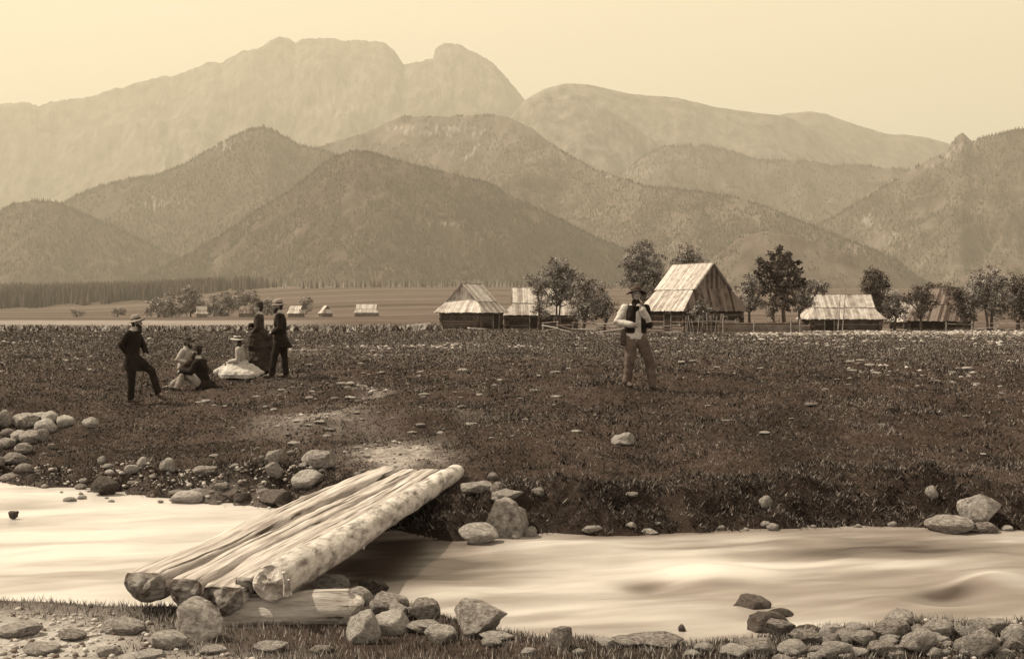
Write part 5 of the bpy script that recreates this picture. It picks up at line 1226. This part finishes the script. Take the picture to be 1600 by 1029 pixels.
# E: standing lady
E_ = loc_(405, 581)
J = dict(pelvis=(0.02, 0, 0.90), chest=(-0.01, 0, 1.20), neck=(0.0, 0, 1.38), head=(-0.02, 0, 1.53), shR=(0.0, 0.165, 1.33), shL=(0.0, -0.165, 1.33), elL=(0.02, -0.21, 1.08), wrL=(-0.12, -0.16, 0.92), elR=(-0.10, 0.2, 1.10), wrR=(-0.24, 0.08, 1.12),
         hiR=(0.02, 0.09, 0.86), hiL=(0.02, -0.09, 0.86), knL=(0.0, -0.1, 0.46), knR=(0.0, 0.1, 0.46), anL=(0.02, -0.1, 0.07), anR=(0.02, 0.1, 0.07), toL=(-0.12, -0.1, 0.04), toR=(-0.12, 0.1, 0.04), hdL=(-0.6, 0.1, -0.7), hdR=(-1, -0.3, 0))
root, V_, H, Rh, sh, ring = person('standing lady in a dark bustled gown and small black hat', E_, J, (-1, -0.25), beard=False, slim=0.84, pitch=-0.1)
jacket(root, V_, 'brown_cloth', infl=0.02, k=0.84, low=0.02, name='bodice')
b = Body()
g1 = [(0.0, 1.06, 0.13, 0.12), (0.02, 0.98, 0.17, 0.17), (0.05, 0.86, 0.22, 0.20), (0.05, 0.72, 0.24, 0.22), (0.05, 0.55, 0.255, 0.25), (0.05, 0.36, 0.28, 0.28), (0.05, 0.16, 0.30, 0.31), (0.05, 0.02, 0.31, 0.33)]
b.loft([(Vector((a, 0, z_)), X_, Y_, r1, r2) for a, z_, r1, r2 in g1], 26)
b.ball((0.20, 0, 0.83), 0.13, 0.16, 0.16); b.ball((0.24, 0, 0.62), 0.12, 0.18, 0.16)
b.build('skirt', 'brown_cloth', root, 0.013, 0.07, 0.12, 1)
b = Body(); b.loft([(Vector((-0.06, -0.02, z_)), X_, Y_, r1, r2) for z_, r1, r2 in ((0.98, 0.13, 0.17), (0.86, 0.19, 0.215), (0.72, 0.215, 0.24), (0.58, 0.20, 0.24), (0.52, 0.17, 0.2))], 22)
b.build('overskirt', 'dark_cloth', root, 0.012, 0.05, 0.08, 1); collar(root, V_, H)
hh_ = hat(root, H, Rh, 'felt_black', 0.105, 0.07, 0.07, tilt=-0.1, droop=0.01, z=0.075)
b = Body(); b.ball(H(0, -0.03, 0.13), 0.04, 0.06, 0.035, Rh); b.ball(H(0.02, -0.07, 0.12), 0.03, 0.04, 0.03, Rh); b.build('hat_trim', 'felt_black', hh_, 0.008, 0.02, 0.02, 1)
# F: standing man, light hat, back right
F_ = loc_(437, 591)
J = dict(pelvis=(0.02, 0, 0.92), chest=(0.01, 0, 1.24), neck=(-0.0, 0, 1.47), head=(-0.04, 0, 1.63), shR=(0.0, 0.19, 1.41), shL=(0.02, -0.19, 1.41), elL=(0.06, -0.24, 1.14), wrL=(-0.12, -0.14, 1.04), elR=(0.02, 0.24, 1.14), wrR=(-0.13, 0.06, 1.06),
         hiR=(0.02, 0.09, 0.90), hiL=(0.02, -0.09, 0.90), knL=(-0.10, -0.10, 0.49), knR=(0.09, 0.08, 0.50), anL=(-0.16, -0.12, 0.09), anR=(0.12, 0.10, 0.09), toL=(-0.33, -0.14, 0.045), toR=(-0.03, 0.10, 0.045), hdL=(-0.8, 0.5, -0.1), hdR=(-0.8, -0.5, -0.1))
root, V_, H, Rh, sh, ring = person('standing bearded man in a pale round hat and black coat, rightmost of the party', F_, J, (-1, -0.3), beard=True)
trousers(root, V_, 'black_cloth'); shoes(root, V_)
jacket(root, V_, 'black_cloth', hem=[((0.04, 0, 0.82), 0.19, 0.18), ((0.09, 0, 0.70), 0.19, 0.21)], name='coat', low=0.05); collar(root, V_, H)
hat(root, H, Rh, 'felt_pale', 0.145, 0.088, 0.115, tilt=-0.08, droop=0.012)
# G: highlander
G_ = loc_(990, 607)
J = dict(pelvis=(0.03, 0, 0.93), chest=(0.03, 0, 1.24), neck=(0.035, 0, 1.50), head=(0.045, -0.03, 1.66), shR=(-0.15, -0.02, 1.42), shL=(0.20, 0.0, 1.41), elR=(-0.30, -0.06, 1.17), wrR=(-0.06, -0.20, 1.13), elL=(0.26, -0.08, 1.15), wrL=(0.13, -0.20, 1.40),
         hiR=(-0.05, 0, 0.90), hiL=(0.12, 0, 0.90), knR=(-0.07, -0.06, 0.49), knL=(0.27, -0.05, 0.49), anR=(-0.12, 0.0, 0.09), anL=(0.34, -0.02, 0.10), toR=(-0.05, -0.16, 0.045), toL=(0.48, -0.13, 0.05), hdR=(1, -0.1, 0.05), hdL=(-0.5, -0.1, 0.8), paR=(0, 0.9, -0.3), paL=(-0.5, 0.6, -0.3), cuL=1.3)
for k_ in ('anL', 'toL', 'anR', 'toR'):
    v = J[k_]; gg = gz(G_.x + v[0], G_.y + v[1]) - G_.z; J[k_] = (v[0], v[1], v[2] + gg)
root, V_, H, Rh, sh, ring = person('highlander standing alone in a wide hat, white shirt, dark waistcoat and woollen trousers', G_, J, (0.12, -1), beard=False, pitch=-0.10)
trousers(root, V_, 'dark_wool_brown' if 'dark_wool_brown' in M else 'brown_trousers' if 'brown_trousers' in M else 'dark_cloth', infl=0.03); shoes(root, V_)
jacket(root, V_, 'white_cloth', infl=0.024, low=0.06, name='shirt', wrinkle=0.035)
# open waistcoat: two front halves and a back
b = Body(); ax = Vector((0, 0, 1))
for sx, w0, x0 in ((-1, 0.105, -0.04), (1, 0.060, 0.165)):
    b.loft([(Vector((x0 + 0.0, -0.02, z_)), X_, Y_, w0 * k1, 0.145 * k2) for z_, k1, k2 in ((0.98, 0.9, 0.92), (1.10, 1.0, 0.98), (1.25, 1.05, 1.10), (1.38, 1.0, 1.02), (1.47, 0.6, 0.7))], 18)
b.loft([(Vector((0.03, 0.055, z_)), X_, Y_, 0.19 * k1, 0.115) for z_, k1 in ((0.98, 0.95), (1.2, 1.0), (1.40, 1.0), (1.48, 0.6))], 18)
b.limb([V_['shL'] + Vector((0.01, 0, 0.0)), V_['shL'].lerp(V_['elL'], 0.6), V_['elL'] + Vector((0.01, 0, -0.03))], [0.088, 0.078, 0.066])
b.build('waistcoat', 'black_cloth', root, 0.010, 0.02, 0.1, 1)
b = Body(); b.limb([(0.035, -0.03, 1.475), (0.035, -0.05, 1.53)], [0.082, 0.07]); b.ball((0.03, -0.11, 1.43), 0.06, 0.04, 0.09); b.build('neckerchief', 'black_cloth', root, 0.008, 0.015, 0.04)
hat(root, H, Rh, 'felt_grey', 0.185, 0.092, 0.095, tilt=0.05, droop=0.028, z=0.055, oval=1.0)
mb = MB(); c = G_ + Vector((0.05, -0.145, 1.60)); mb.tube([c, c + Vector((0.035, -0.05, -0.06)), c + Vector((0.055, -0.08, -0.10))], [0.005, 0.006, 0.008], 6)
mb.tube([c + Vector((0.055, -0.08, -0.12)), c + Vector((0.056, -0.085, -0.07))], [0.014, 0.016], 8); tag(mb.build('smoking_pipe', M['leather'], None, smooth=True), 'small tobacco pipe between the highlander\'s mouth and raised hand', 'pipe')
b = Body(); b.loft([(Vector((-0.15, -0.03, z_)), Vector((0.8, 0.6, 0)), Vector((-0.6, 0.8, 0)), w_, 0.05) for z_, w_ in ((0.76, 0.07), (0.80, 0.12), (0.90, 0.13), (1.0, 0.10), (1.05, 0.05))], 16)
b.limb([(-0.13, -0.05, 1.03), (-0.10, -0.14, 1.12)], [0.012, 0.012]); b.limb([(-0.17, 0.02, 1.03), (-0.08, 0.16, 1.25), (0.05, 0.16, 1.42)], [0.012, 0.012, 0.012])
o = b.build('shoulder_bag', 'leather', None, 0.009, 0.02, 0.08, 1); o.location = G_; tag(o, 'brown leather bag hanging at the highlander\'s hip', 'bag')

# ------------------------------------------------------------------ the air
mb = MB(); mb.box((0, 4800, 1150), (16000, 10400, 2320))
hm = bpy.data.materials.new('haze_air'); hm.use_nodes = True; N = hm.node_tree.nodes; N.clear()
pv = N.new('ShaderNodeVolumePrincipled'); o_ = N.new('ShaderNodeOutputMaterial'); hm.node_tree.links.new(pv.outputs[0], o_.inputs['Volume'])
pv.inputs['Color'].default_value = (0.985, 0.92, 0.815, 1); pv.inputs['Density'].default_value = HAZE_DENSITY; pv.inputs['Anisotropy'].default_value = 0.2
haze = mb.build('haze', hm); tag(haze, 'thin summer haze filling the valley', kind='stuff')
